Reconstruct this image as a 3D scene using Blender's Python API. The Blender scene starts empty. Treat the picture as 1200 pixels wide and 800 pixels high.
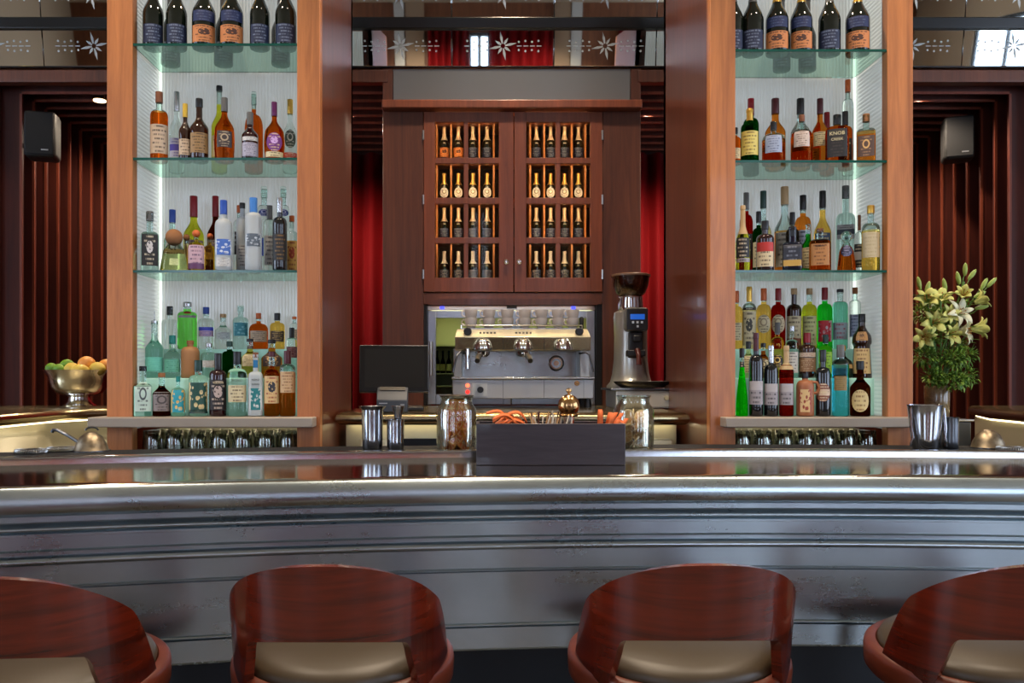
import bpy, bmesh, math, random
from mathutils import Vector, Matrix
R_ = random.Random(7)
sc = bpy.context.scene
COL = sc.collection
PI = math.pi
# ---------------------------------------------------------------- camera, exposure, light
EYE = 1.36
cam_d = bpy.data.cameras.new('camera'); cam = bpy.data.objects.new('camera', cam_d); COL.objects.link(cam)
cam_d.sensor_width = 36; cam_d.lens = 30.0; cam_d.shift_x = 36/1200; cam_d.shift_y = 43/1200
cam.location = (0, 0, EYE); cam.rotation_euler = (PI/2, 0, 0); cam_d.clip_start = .05
sc.camera = cam
sc.view_settings.view_transform = 'Standard'; sc.view_settings.look = 'None'
sc.view_settings.gamma = 1; sc.view_settings.use_curve_mapping = False
sc.view_settings.exposure = 0.0
cy = sc.cycles
cy.max_bounces = 14; cy.diffuse_bounces = 3; cy.glossy_bounces = 5; cy.transmission_bounces = 14; cy.transparent_max_bounces = 12
cy.caustics_reflective = False; cy.caustics_refractive = False
cy.sample_clamp_indirect = 4; cy.use_denoising = True
w = bpy.data.worlds.new('world'); sc.world = w; w.use_nodes = True
w.node_tree.nodes['Background'].inputs[0].default_value = (.75, .85, 1, 1)
w.node_tree.nodes['Background'].inputs[1].default_value = .3
WINDOW_EMIT = 8.6
PANEL_EMIT = .30
LED_EMIT = .9

def lamp(name, kind, loc, rot, energy, color, size=.1, size_y=None, spot=None, blend=.6):
    d = bpy.data.lights.new(name, kind); d.energy = energy; d.color = color
    if kind == 'AREA':
        d.size = size
        if size_y: d.shape = 'RECTANGLE'; d.size_y = size_y
    else: d.shadow_soft_size = size
    if spot: d.spot_size = math.radians(spot); d.spot_blend = blend
    o = bpy.data.objects.new(name, d); COL.objects.link(o); o.location = loc; o.rotation_euler = rot
    return o
# warm recessed ceiling lights over the bar
for (x, y, e) in ((-1.6, 2.2, 60), (.16, 2.0, 55), (1.9, 2.2, 60), (.16, 3.4, 70), (-2.1, 4.05, 26), (2.4, 4.05, 26)):
    lamp('ceiling_downlight', 'SPOT', (x, y, 4.5), (0, 0, 0), e*3.6, (1, .82, .62), .12, spot=95)
lamp('cabinet_downlight', 'SPOT', (.16, 4.36, 4.3), (math.radians(4), 0, 0), 110, (1, .75, .5), .06, spot=60)
# added spots brightening the tunnel's curtain and fins; only the first has a fixture
for (x, y, e) in ((-2.16, 4.83, 34), (-1.5, 5.2, 40), (-.80, 5.1, 44), (1.0, 5.1, 50), (1.6, 5.2, 34), (2.5, 4.83, 40), (2.45, 5.3, 24), (-2.2, 5.3, 24)):
    lamp('tunnel_downlight_and_fill', 'SPOT', (x, y, 2.925), (0, 0, 0), e, (1, .80, .60), .03, spot=160)
for (x, y, e) in ((-4.0, -3.9, 200), (-.9, -3.9, 260), (.9, -3.9, 260), (3.6, -3.9, 200)):  # unseen spots added to brighten the rear wall mirrored above the bar
    lamp('room_fill_spot', 'SPOT', (x, y, 4.55), (math.radians(-18), 0, 0), e, (1, .84, .66), .1, spot=110)

# ---------------------------------------------------------------- materials
def lin(c):
    return tuple(((v/255)/12.92 if v/255 <= .04045 else ((v/255+.055)/1.055)**2.4) for v in c[:3]) + (1,)
_m = {}
def P(name, c, rough=.5, metal=0, coat=0, emit=None, es=0, spec=.5, sheen=0, trans=0, ior=1.45):
    if name in _m: return _m[name]
    m = bpy.data.materials.new(name); m.use_nodes = True
    b = m.node_tree.nodes['Principled BSDF']
    b.inputs['Base Color'].default_value = lin(c); b.inputs['Roughness'].default_value = rough
    b.inputs['Metallic'].default_value = metal; b.inputs['Coat Weight'].default_value = coat
    b.inputs['Coat Roughness'].default_value = .08; b.inputs['Specular IOR Level'].default_value = spec
    b.inputs['Sheen Weight'].default_value = sheen; b.inputs['Transmission Weight'].default_value = trans; b.inputs['IOR'].default_value = ior
    if emit: b.inputs['Emission Color'].default_value = lin(emit); b.inputs['Emission Strength'].default_value = es
    _m[name] = m; return m
def glass(name, c, ior=1.45, rough=0.0):
    if name in _m: return _m[name]
    m = bpy.data.materials.new(name); m.use_nodes = True; nt = m.node_tree; nt.nodes.clear()
    g = nt.nodes.new('ShaderNodeBsdfGlass'); o = nt.nodes.new('ShaderNodeOutputMaterial')
    g.inputs['Color'].default_value = lin(c); g.inputs['IOR'].default_value = ior; g.inputs['Roughness'].default_value = rough
    nt.links.new(g.outputs[0], o.inputs[0]); _m[name] = m; return m
def thin_glass(name, c, rough=.02, edge=.35):
    """clear thin-walled glass: mostly transparent, mirror-like towards the rim"""
    if name in _m: return _m[name]
    m = bpy.data.materials.new(name); m.use_nodes = True; nt = m.node_tree; nt.nodes.clear()
    t = nt.nodes.new('ShaderNodeBsdfTransparent'); t.inputs[0].default_value = lin(c)
    g = nt.nodes.new('ShaderNodeBsdfGlossy'); g.inputs['Roughness'].default_value = rough; g.inputs[0].default_value = (.95, .97, .96, 1)
    f = nt.nodes.new('ShaderNodeLayerWeight'); f.inputs[0].default_value = edge
    k = nt.nodes.new('ShaderNodeMath'); k.operation = 'MULTIPLY'; k.inputs[1].default_value = .8
    nt.links.new(f.outputs['Fresnel'], k.inputs[0])
    x = nt.nodes.new('ShaderNodeMixShader'); o = nt.nodes.new('ShaderNodeOutputMaterial')
    nt.links.new(k.outputs[0], x.inputs[0]); nt.links.new(t.outputs[0], x.inputs[1]); nt.links.new(g.outputs[0], x.inputs[2]); nt.links.new(x.outputs[0], o.inputs[0])
    _m[name] = m; return m
def mth(nt, op, a, b=0.0, c=None):
    n = nt.nodes.new('ShaderNodeMath'); n.operation = op
    for i, v in enumerate((a, b) if c is None else (a, b, c)):
        if isinstance(v, (int, float)): n.inputs[i].default_value = v
        else: nt.links.new(v, n.inputs[i])
    return n.outputs[0]
def mixc(nt, f, a, b):
    n = nt.nodes.new('ShaderNodeMix'); n.data_type = 'RGBA'
    if isinstance(f, (int, float)): n.inputs[0].default_value = f
    else: nt.links.new(f, n.inputs[0])
    for i, v in ((6, a), (7, b)):
        if isinstance(v, tuple): n.inputs[i].default_value = v
        else: nt.links.new(v, n.inputs[i])
    return n.outputs[2]
def noise(nt, co, scale, detail=3, rough=.5, dist=0):
    n = nt.nodes.new('ShaderNodeTexNoise'); n.inputs['Scale'].default_value = scale; n.inputs['Detail'].default_value = detail
    n.inputs['Roughness'].default_value = rough; n.inputs['Distortion'].default_value = dist
    nt.links.new(co, n.inputs['Vector']); return n.outputs[0]
def mapping(nt, scale, rot=(0, 0, 0), src='Object'):
    t = nt.nodes.new('ShaderNodeTexCoord'); mp = nt.nodes.new('ShaderNodeMapping')
    mp.inputs['Scale'].default_value = scale; mp.inputs['Rotation'].default_value = rot
    nt.links.new(t.outputs[src], mp.inputs[0]); return mp.outputs[0]
def ramp01(nt, v, a, b):
    n = nt.nodes.new('ShaderNodeMapRange'); n.inputs[1].default_value = a; n.inputs[2].default_value = b
    nt.links.new(v, n.inputs[0]); return n.outputs[0]
def wood(name, dark, light, grain=(28, 28, 1.6), rough=.38, coat=.15, streak=.5, dist=1.2, bump=.03):
    if name in _m: return _m[name]
    m = bpy.data.materials.new(name); m.use_nodes = True; nt = m.node_tree; b = nt.nodes['Principled BSDF']
    co = mapping(nt, grain)
    n1 = noise(nt, co, 1.0, 5, .6, dist); n2 = noise(nt, co, 6.0, 3, .6, .2)
    co2 = mapping(nt, tuple(g*.18 for g in grain)); n3 = noise(nt, co2, 1.0, 2, .5, .8)
    f = ramp01(nt, mth(nt, 'ADD', mth(nt, 'MULTIPLY', n1, .6), mth(nt, 'ADD', mth(nt, 'MULTIPLY', n2, .2*streak*2), mth(nt, 'MULTIPLY', n3, .35))), .38, .78)
    nt.links.new(mixc(nt, f, lin(dark), lin(light)), b.inputs['Base Color'])
    b.inputs['Roughness'].default_value = rough; b.inputs['Coat Weight'].default_value = coat; b.inputs['Coat Roughness'].default_value = .06
    bp = nt.nodes.new('ShaderNodeBump'); bp.inputs['Strength'].default_value = bump; bp.inputs['Distance'].default_value = .01
    nt.links.new(n2, bp.inputs['Height']); nt.links.new(bp.outputs[0], b.inputs['Normal'])
    _m[name] = m; return m
def zinc(name, dark, light, r0=.2, r1=.42, scale=5):
    m = bpy.data.materials.new(name); m.use_nodes = True; nt = m.node_tree; b = nt.nodes['Principled BSDF']
    co = mapping(nt, (1, 1, 1.3))
    n1 = noise(nt, co, scale*.55, 3, .5, .25); n2 = noise(nt, co, scale*7, 4, .7)
    n3 = noise(nt, mapping(nt, (3, 3, 90)), 1.0, 3, .6)
    f = ramp01(nt, mth(nt, 'ADD', mth(nt, 'MULTIPLY', n1, .85), mth(nt, 'MULTIPLY', n2, .15)), .2, .8)
    nt.links.new(mixc(nt, f, lin(dark), lin(light)), b.inputs['Base Color'])
    b.inputs['Metallic'].default_value = 1
    rr = mth(nt, 'ADD', mth(nt, 'MULTIPLY', f, r1-r0), mth(nt, 'ADD', mth(nt, 'MULTIPLY', n3, .03), r0-.015))
    nt.links.new(rr, b.inputs['Roughness'])
    bp = nt.nodes.new('ShaderNodeBump'); bp.inputs['Strength'].default_value = .012; bp.inputs['Distance'].default_value = .01
    nt.links.new(n2, bp.inputs['Height']); nt.links.new(bp.outputs[0], b.inputs['Normal'])
    _m[name] = m; return m
def label_mat(base, ink=(30, 30, 30), acc=None, style='lines', n=7):
    key = 'printed paper %s %s %s %s %s' % (base, ink, acc, style, n)
    if key in _m: return _m[key]
    m = bpy.data.materials.new('printed_paper'); m.use_nodes = True; nt = m.node_tree; b = nt.nodes['Principled BSDF']
    t = nt.nodes.new('ShaderNodeTexCoord'); s = nt.nodes.new('ShaderNodeSeparateXYZ'); nt.links.new(t.outputs['UV'], s.inputs[0])
    u, v = s.outputs[0], s.outputs[1]
    col = lin(base)
    row = mth(nt, 'FLOOR', mth(nt, 'MULTIPLY', v, n)); fr = mth(nt, 'FRACT', mth(nt, 'MULTIPLY', v, n))
    cmb = nt.nodes.new('ShaderNodeCombineXYZ'); nt.links.new(mth(nt, 'MULTIPLY', u, 26), cmb.inputs[0]); nt.links.new(mth(nt, 'MULTIPLY', row, 7.3), cmb.inputs[1])
    nz = noise(nt, cmb.outputs[0], 1.0, 1)
    wid = mth(nt, 'ADD', .2, mth(nt, 'MULTIPLY', mth(nt, 'FRACT', mth(nt, 'MULTIPLY', row, .37)), .18))
    ins = mth(nt, 'LESS_THAN', mth(nt, 'ABSOLUTE', mth(nt, 'SUBTRACT', u, .5)), wid)
    ln = mth(nt, 'MULTIPLY', mth(nt, 'LESS_THAN', mth(nt, 'ABSOLUTE', mth(nt, 'SUBTRACT', fr, .5)), .22), mth(nt, 'GREATER_THAN', nz, .46))
    ln = mth(nt, 'MULTIPLY', mth(nt, 'MULTIPLY', ln, ins), .8)
    du, dv = mth(nt, 'SUBTRACT', u, .5), mth(nt, 'SUBTRACT', v, .6)
    dist = mth(nt, 'SQRT', mth(nt, 'ADD', mth(nt, 'MULTIPLY', du, du), mth(nt, 'MULTIPLY', mth(nt, 'MULTIPLY', dv, dv), 1.2)))
    if style in ('emblem', 'ring'):
        ln = mth(nt, 'MULTIPLY', ln, mth(nt, 'GREATER_THAN', dist, .27))
    c = mixc(nt, ln, col, lin(ink))
    acc = acc or ink
    if style == 'emblem':
        c = mixc(nt, mth(nt, 'MULTIPLY', mth(nt, 'LESS_THAN', dist, .22), mth(nt, 'GREATER_THAN', noise(nt, mapping(nt, (9, 9, 9), src='UV'), 1, 3), .42)), c, lin(acc))
    if style == 'ring':
        c = mixc(nt, mth(nt, 'LESS_THAN', mth(nt, 'ABSOLUTE', mth(nt, 'SUBTRACT', dist, .2)), .045), c, lin(acc))
    if style == 'band':
        c = mixc(nt, mth(nt, 'LESS_THAN', mth(nt, 'ABSOLUTE', mth(nt, 'SUBTRACT', v, .5)), .17), c, lin(acc))
    if style == 'top':
        c = mixc(nt, mth(nt, 'GREATER_THAN', v, .62), c, lin(acc))
    if style == 'foot':
        c = mixc(nt, mth(nt, 'LESS_THAN', v, .24), c, lin(acc))
    if style == 'mosaic':
        vo = nt.nodes.new('ShaderNodeTexVoronoi'); nt.links.new(mapping(nt, (5, 5, 5), src='UV'), vo.inputs['Vector']); vo.inputs['Scale'].default_value = 1
        k = mth(nt, 'MULTIPLY', mth(nt, 'GREATER_THAN', vo.outputs[0], .42), mth(nt, 'LESS_THAN', mth(nt, 'ABSOLUTE', mth(nt, 'SUBTRACT', u, .5)), .4))
        c = mixc(nt, k, c, lin(acc))
    nt.links.new(c, b.inputs['Base Color']); b.inputs['Roughness'].default_value = .55
    _m[key] = m; return m

# ---------------------------------------------------------------- mesh helpers
class MB:
    def __init__(s): s.v = []; s.f = []; s.m = []; s.uv = {}
    def add(s, verts, faces, mi=0):
        k = len(s.v); s.v += [tuple(p) for p in verts]
        for f in faces: s.f.append([k+i for i in f]); s.m.append(mi)
        return k
    def box(s, x0, x1, y0, y1, z0, z1, mi=0, M=None):
        v = [Vector(p) for p in ((x0,y0,z0),(x1,y0,z0),(x1,y1,z0),(x0,y1,z0),(x0,y0,z1),(x1,y0,z1),(x1,y1,z1),(x0,y1,z1))]
        if M: v = [M @ p for p in v]
        s.add(v, [(0,3,2,1),(4,5,6,7),(0,1,5,4),(1,2,6,5),(2,3,7,6),(3,0,4,7)], mi); return s
    def lathe(s, prof, n=24, c=(0, 0, 0), sq=None, mi=None, M=None, sx=1, sy=1):
        rings = []; k0 = len(s.v)
        for (r, z) in prof:
            if r < 1e-6: rings.append([len(s.v)]); s.v.append((c[0], c[1], c[2]+z)); continue
            ids = []
            for i in range(n):
                a = 2*PI*(i+.5)/n; ca, sa = math.cos(a), math.sin(a); q = r
                if sq: q = r/((abs(ca)**sq+abs(sa)**sq)**(1/sq))
                ids.append(len(s.v)); s.v.append((c[0]+q*ca*sx, c[1]+q*sa*sy, c[2]+z))
            rings.append(ids)
        for j in range(len(rings)-1):
            a, b = rings[j], rings[j+1]; mm = mi(j) if callable(mi) else (mi or 0)
            if len(a) == 1 and len(b) == 1: continue
            for i in range(n):
                i2 = (i+1) % n
                if len(a) == 1: f = [a[0], b[i2], b[i]]
                elif len(b) == 1: f = [a[i], a[i2], b[0]]
                else: f = [a[i], a[i2], b[i2], b[i]]
                s.f.append(f); s.m.append(mm)
        if M:
            for i in range(k0, len(s.v)): s.v[i] = tuple(M @ Vector(s.v[i]))
        return s
    def tube(s, pts, r, n=8, mi=0, close=False, taper=None):
        pts = [Vector(p) for p in pts]; rings = []; up0 = None
        L = len(pts)
        for i, p in enumerate(pts):
            if close: t = pts[(i+1) % L]-pts[i-1]
            else: t = pts[min(i+1, L-1)]-pts[max(i-1, 0)]
            t.normalize()
            if up0 is None:
                up0 = t.orthogonal().normalized()
            a = (up0-t*up0.dot(t)).normalized(); up0 = a; b = t.cross(a)
            q = r(i/(L-1)) if callable(r) else r
            ids = []
            for k in range(n):
                an = 2*PI*k/n; ids.append(len(s.v)); s.v.append(tuple(p+a*q*math.cos(an)+b*q*math.sin(an)))
            rings.append(ids)
        for i in range(L if close else L-1):
            A, B = rings[i], rings[(i+1) % L]
            for k in range(n):
                s.f.append([A[k], A[(k+1) % n], B[(k+1) % n], B[k]]); s.m.append(mi)
        if not close:
            s.f.append(rings[0][::-1]); s.m.append(mi); s.f.append(rings[-1]); s.m.append(mi)
        return s
    def ball(s, c, r, n=12, m=8, sc3=(1, 1, 1), mi=0, M=None):
        prof = [(r*math.sin(PI*i/m) if 0 < i < m else 0, -r*math.cos(PI*i/m)) for i in range(m+1)]
        k0 = len(s.v); s.lathe(prof, n, (0, 0, 0), mi=mi)
        for i in range(k0, len(s.v)):
            p = Vector(s.v[i]); p = Vector((p.x*sc3[0], p.y*sc3[1], p.z*sc3[2]))
            if M: p = M @ p
            s.v[i] = tuple(p+Vector(c))
        return s
    def sheet(s, rows, th=None, mi=0, wrap=False):
        """grid of points rows[i][j]; uv from indices"""
        k = len(s.v); R = len(rows); C = len(rows[0])
        for r in rows: s.v += [tuple(p) for p in r]
        for i in range(R-1):
            for j in range(C-1):
                f = [k+i*C+j, k+i*C+j+1, k+(i+1)*C+j+1, k+(i+1)*C+j]
                s.uv[len(s.f)] = [(j/(C-1), i/(R-1)), ((j+1)/(C-1), i/(R-1)), ((j+1)/(C-1), (i+1)/(R-1)), (j/(C-1), (i+1)/(R-1))]
                s.f.append(f); s.m.append(mi)
        return s
    def build(s, name, mats, parent=None, bevel=0, seg=2, smooth=35, loc=None, rot=None, solid=0, subsurf=0):
        me = bpy.data.meshes.new(name); me.from_pydata(s.v, [], s.f)
        mats = mats if isinstance(mats, (list, tuple)) else [mats]
        for m in mats: me.materials.append(m)
        me.polygons.foreach_set('material_index', s.m)
        if s.uv:
            ul = me.uv_layers.new(name='UVMap')
            for fi, uvs in s.uv.items():
                for li, q in zip(me.polygons[fi].loop_indices, uvs): ul.data[li].uv = q
        me.update()
        if smooth:
            me.polygons.foreach_set('use_smooth', [True]*len(me.polygons)); me.set_sharp_from_angle(angle=math.radians(smooth))
        o = bpy.data.objects.new(name, me); COL.objects.link(o)
        if parent: o.parent = parent
        if loc: o.location = loc
        if rot: o.rotation_euler = rot
        if solid:
            md = o.modifiers.new('solid', 'SOLIDIFY'); md.thickness = solid; md.offset = 0
        if bevel:
            md = o.modifiers.new('bevel', 'BEVEL'); md.width = bevel; md.segments = seg; md.limit_method = 'ANGLE'; md.angle_limit = math.radians(35); md.harden_normals = False
        if subsurf:
            md = o.modifiers.new('sub', 'SUBSURF'); md.levels = subsurf; md.render_levels = subsurf
        return o
def tag(o, label, cat, group=None, kind=None):
    if label: o['label'] = label
    if cat: o['category'] = cat
    if group: o['group'] = group
    if kind: o['kind'] = kind
    return o
def thing(name, label, cat, loc=(0, 0, 0), rz=0, group=None):
    o = bpy.data.objects.new(name, None); o.empty_display_size = .05; COL.objects.link(o); o.location = loc; o.rotation_euler = (0, 0, rz)
    return tag(o, label, cat, group)
def struct(name, mb, mat, **k):
    o = mb.build(name, mat, **k); o['kind'] = 'structure'; return o
def dup(root, loc, rz=0, label=None):
    r = root.copy(); COL.objects.link(r); r.location = loc; r.rotation_euler = (0, 0, rz)
    if label: r['label'] = label
    for ch in list(root.children):
        c = ch.copy(); COL.objects.link(c); c.parent = r
        for g in list(ch.children):
            d = g.copy(); COL.objects.link(d); d.parent = c
    return r
def X(px, Y): return (px-564)*Y/1000          # metres right of the camera of a point Y metres away
def Z(py, Y): return EYE+(443-py)*Y/1000
def lettering(txt, size, mat, parent, loc, R=None, name='lettering', align='CENTER'):
    """raised letters facing -Y, bent round a vertical cylinder of radius R about the parent's axis"""
    cu = bpy.data.curves.new(name, 'FONT'); cu.body = txt; cu.size = size; cu.align_x = align; cu.align_y = 'CENTER'; cu.extrude = .0004; cu.resolution_u = 2
    tmp = bpy.data.objects.new('tmp', cu); COL.objects.link(tmp)
    dg = bpy.context.evaluated_depsgraph_get(); dg.update()
    me = bpy.data.meshes.new_from_object(tmp.evaluated_get(dg)); bpy.data.objects.remove(tmp)
    for v in me.vertices:
        x, y, z = v.co
        if R: a = (x+loc[0])/R; v.co = ((R+z)*math.sin(a), -(R+z)*math.cos(a), y+loc[2])
        else: v.co = (x+loc[0], loc[1]-z, y+loc[2])
    me.materials.clear(); me.materials.append(mat)
    o = bpy.data.objects.new(name, me); COL.objects.link(o); o.parent = parent
    return o

# shared materials
W_POST = wood('tower_wood', (126, 68, 34), (196, 122, 64), (22, 22, 1.4), .42, .1)
W_SIDE = wood('tower_panel_wood', (62, 28, 17), (112, 56, 33), (30, 30, 1.2), .3, .3)
W_DARK = wood('cabinet_wood', (60, 28, 18), (104, 55, 34), (26, 26, 1.5), .42, .12)
W_DOOR = wood('door_wood', (88, 40, 24), (138, 72, 44), (26, 26, 1.5), .4, .15)
W_FIN = wood('fin_wood', (52, 16, 11), (86, 32, 20), (20, 20, 1.5), .5, .05)
W_FIN_LIT = wood('fin_lit_edge_wood', (110, 48, 30), (146, 72, 46), (20, 20, 1.5), .5, .05)  # lighter tone paints the light on the frames' front edges
W_STOOL = wood('mahogany', (40, 9, 3), (126, 36, 12), (1.6, 1.6, 20), .25, .5, .25, 1.6, .004)
W_RIM = wood('mahogany_rim', (66, 22, 9), (108, 44, 19), (6, 6, 26), .42, .05)
ZINC = zinc('zinc', (150, 163, 169), (186, 197, 202), .22, .36)
ZTOP = zinc('zinc_top', (176, 172, 164), (204, 200, 190), .07, .15, 3)
ZRAIL = zinc('zinc_rail', (150, 154, 160), (216, 216, 216), .08, .2, 4)
STEEL = P('brushed_steel', (196, 196, 192), .28, 1)
CHROME = P('chrome', (222, 222, 220), .1, 1)
DKSTEEL = P('dark_steel', (92, 94, 98), .3, 1)
TIN = P('shaker_steel', (176, 178, 184), .17, 1)
BRASS = P('bronze', (176, 138, 92), .2, 1)
BLACK = P('black_plastic', (16, 16, 18), .4)
RUBBER = P('black_rubber', (14, 14, 14), .6)
STONE = P('shelf_stone', (150, 138, 124), .45)
CREAM = P('cream_steel', (210, 205, 174), .35, .15)
GOLDTOP = zinc('counter_metal', (158, 142, 104), (196, 182, 142), .16, .3, 3)
EDGE = P('counter_edge_metal', (190, 176, 138), .2, 1)
WHITE = P('white_porcelain', (214, 204, 194), .25, coat=.4)
CLEAR = glass('clear_glass', (243, 250, 247), 1.45)
THIN = thin_glass('thin_glass', (226, 240, 236))
PANE = thin_glass('pane_glass', (240, 244, 242), .01, .12)
SHELFG = glass('shelf_glass', (226, 244, 237), 1.45)
SHELFE = P('shelf_glass_edge', (18, 74, 62), .15)
RED = P('red_velvet', (112, 3, 8), .8, spec=.2)

# ---------------------------------------------------------------- room shell
FY = 4.6                                   # plane of the back-bar front
RX0, RX1, RY0, RZ = -6.6, 7.0, -5.4, 4.7
PLASTER = P('warm_plaster', (176, 150, 120), .8)
CEILM = P('ceiling_paint', (198, 178, 148), .8)
struct('floor', MB().box(RX0, RX1, RY0, 6.4, -.06, 0), wood('floor_wood', (92, 82, 72), (134, 122, 108), (3, 24, 3), .4, .1))
struct('ceiling', MB().box(RX0, RX1, RY0, FY, RZ, RZ+.08), CEILM)
wl = MB(); fill_wins = [(-1.0, .5), (1.3, 2.8)]  # left windows added to brighten the left end of the zinc
ys = [RY0] + [v for p in fill_wins for v in p] + [FY+.1]
for i in range(0, len(ys), 2): wl.box(RX0-.12, RX0, ys[i], ys[i+1], 0, RZ)
for (a, b) in fill_wins: wl.box(RX0-.12, RX0, a, b, 0, .7); wl.box(RX0-.12, RX0, a, b, 4.2, RZ)
struct('wall_left', wl, PLASTER)
WP = wood('wall_panel_wood', (92, 48, 28), (140, 84, 52), (14, 14, 1.2), .45, .1)
# right wall and the wall behind, each with tall windows
wr = MB(); wins = [(-3.6, -2.0), (-1.2, .4), (1.2, 2.8)]
ys = [RY0] + [v for p in wins for v in p] + [FY+.1]
for i in range(0, len(ys), 2): wr.box(RX1, RX1+.12, ys[i], ys[i+1], 0, RZ)
for (a, b) in wins: wr.box(RX1, RX1+.12, a, b, 0, .7); wr.box(RX1, RX1+.12, a, b, 4.2, RZ)
struct('wall_right', wr, PLASTER)
wb = MB(); bw = [(-4.6, -3.0), (-.22, .16), (2.6, 4.6)]
xs = [RX0] + [v for p in bw for v in p] + [RX1]
for i in range(0, len(xs), 2): wb.box(xs[i], xs[i+1], RY0-.12, RY0, 0, RZ)
for (a, b) in bw: wb.box(a, b, RY0-.12, RY0, 0, .7); wb.box(a, b, RY0-.12, RY0, 4.25, RZ)
struct('wall_back', wb, WP)
SKY = bpy.data.materials.new('daylit_pane'); SKY.use_nodes = True
_b = SKY.node_tree.nodes['Principled BSDF']; _b.inputs['Base Color'].default_value = (.1, .12, .15, 1); _b.inputs['Roughness'].default_value = .1
_b.inputs['Emission Color'].default_value = lin((212, 229, 255)); _b.inputs['Emission Strength'].default_value = WINDOW_EMIT
FRAME = P('window_frame_paint', (40, 44, 46), .5)
n = 0
for (a, b) in fill_wins:  # glowing panes of the added left windows
    n += 1; m = MB(); m.box(RX0-.06, RX0-.05, a, b, .7, 4.2); o = struct('window_%d' % n, m, SKY)
    m = MB()
    for y in (a, (a+b)/2-.03, b-.06): m.box(RX0-.05, RX0-.02, y, y+.06, .7, 4.2)
    for z in (.7, 1.8, 2.9, 4.14): m.box(RX0-.05, RX0-.02, a, b, z, z+.06)
    m.build('window_frame', FRAME, o)
for (a, b) in wins:
    n += 1; m = MB(); m.box(RX1+.05, RX1+.06, a, b, .7, 4.2); o = struct('window_%d' % n, m, SKY)
    m = MB()
    for y in (a, (a+b)/2-.03, b-.06): m.box(RX1+.02, RX1+.05, y, y+.06, .7, 4.2)
    for z in (.7, 1.8, 2.9, 4.14): m.box(RX1+.02, RX1+.05, a, b, z, z+.06)
    m.build('window_frame', FRAME, o)
for (a, b) in bw:
    n += 1; m = MB(); m.box(a, b, RY0-.08, RY0-.07, .7, 4.25); o = struct('window_%d' % n, m, SKY)
    m = MB()
    for x in (a, (a+b)/2-.03, b-.06): m.box(x, x+.06, RY0-.07, RY0-.03, .7, 4.25)
    for z in (.7, 1.8, 2.9, 4.19): m.box(a, b, RY0-.07, RY0-.03, z, z+.06)
    m.build('window_frame', FRAME, o)
def curtain_mb(x0, x1, y, z0, z1, waves, amp=.05):
    m = MB(); N = waves*8; rows = []
    for z in (z0, z1):
        rows.append([(x0+(x1-x0)*i/N, y+amp*math.sin(2*PI*waves*i/N), z) for i in range(N+1)])
    m.sheet(rows); return m
for i, (x0, x1) in enumerate(((-.86, -.19), (.13, 1.15), (2.2, 2.8), (4.4, 5.0))):
    o = curtain_mb(x0, x1, RY0+.16, .02, 4.4, 6).build('window_curtain', RED, solid=.006, smooth=60)
    tag(o, ['red velvet curtain drawn beside the middle rear window', 'red velvet curtain hanging at the other side of the middle rear window',
            'red velvet curtain at the inner edge of the wide rear window', 'red velvet curtain at the outer edge of the wide rear window'][i], 'curtain', 'red curtains at the rear windows')

struct('trim_20', MB().box(-1.40, -1.24, RY0, RY0+.08, 0, RZ).box(1.45, 1.62, RY0, RY0+.08, 0, RZ), P('pale_pilaster', (190, 184, 176), .6), bevel=.006)
struct('trim_21', MB().box(1.18, 1.44, RY0, RY0+.06, 0, RZ).box(-1.22, -.92, RY0, RY0+.06, 0, RZ), P('beige_pilaster', (150, 122, 96), .6), bevel=.006)
# front of the back bar: walls either side of the portal and above the mirrors
struct('wall_front', MB().box(RX0, -2.75, FY, FY+.1, 0, RZ).box(3.13, RX1, FY, FY+.1, 0, RZ).box(-2.75, 3.13, FY+.04, FY+.14, 3.02, RZ), WP)
# slatted tunnel: hardwood frames one behind the other, ending at a red curtain
TY = [FY*1.028**k for k in range(1, 10)]
XL, XR, ZT = -2.545, 2.925, 2.935
for k, y in enumerate(TY):
    m = MB(); t = .017
    m.box(XL-.11, XL, y, y+t, .0, ZT+.09); m.box(XR, XR+.11, y, y+t, .0, ZT+.09); m.box(XL, XR, y, y+t, ZT, ZT+.09)
    fr_ = struct('trim_%d' % (k+1), m, W_FIN)
    for e in (MB().box(XL-.012, XL+.002, y-.004, y-.0005, 0, ZT), MB().box(XR-.002, XR+.012, y-.004, y-.0005, 0, ZT), MB().box(XL, XR, y-.004, y-.0005, ZT-.002, ZT+.012)):  # thin strips carry the painted light along each frame front
        e.build('lit_edge_strip', W_FIN_LIT, fr_)
struct('wall_tunnel_left', MB().box(XL-.16, XL-.11, FY, 6.0, 0, 3.05), W_FIN)
struct('wall_tunnel_right', MB().box(XR+.11, XR+.16, FY, 6.0, 0, 3.05), W_FIN)
struct('ceiling_tunnel', MB().box(XL-.16, XR+.16, FY+.14, 6.0, ZT+.09, ZT+.13), W_FIN)
struct('wall_tunnel_end', MB().box(XL-.16, XR+.16, 6.1, 6.16, 0, 3.1), W_FIN)
o = curtain_mb(-2.45, -.2, 5.95, .02, 2.925, 17, .035).build('stage_curtain', RED, solid=.006, smooth=60)
tag(o, 'long red velvet curtain behind the wine cabinet on its left', 'curtain', 'red curtains behind the bar')
o = curtain_mb(.45, 1.6, 5.95, .02, 2.925, 10, .035).build('stage_curtain', RED, solid=.006, smooth=60)
tag(o, 'red velvet curtain behind the coffee grinder right of the wine cabinet', 'curtain', 'red curtains behind the bar')
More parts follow.
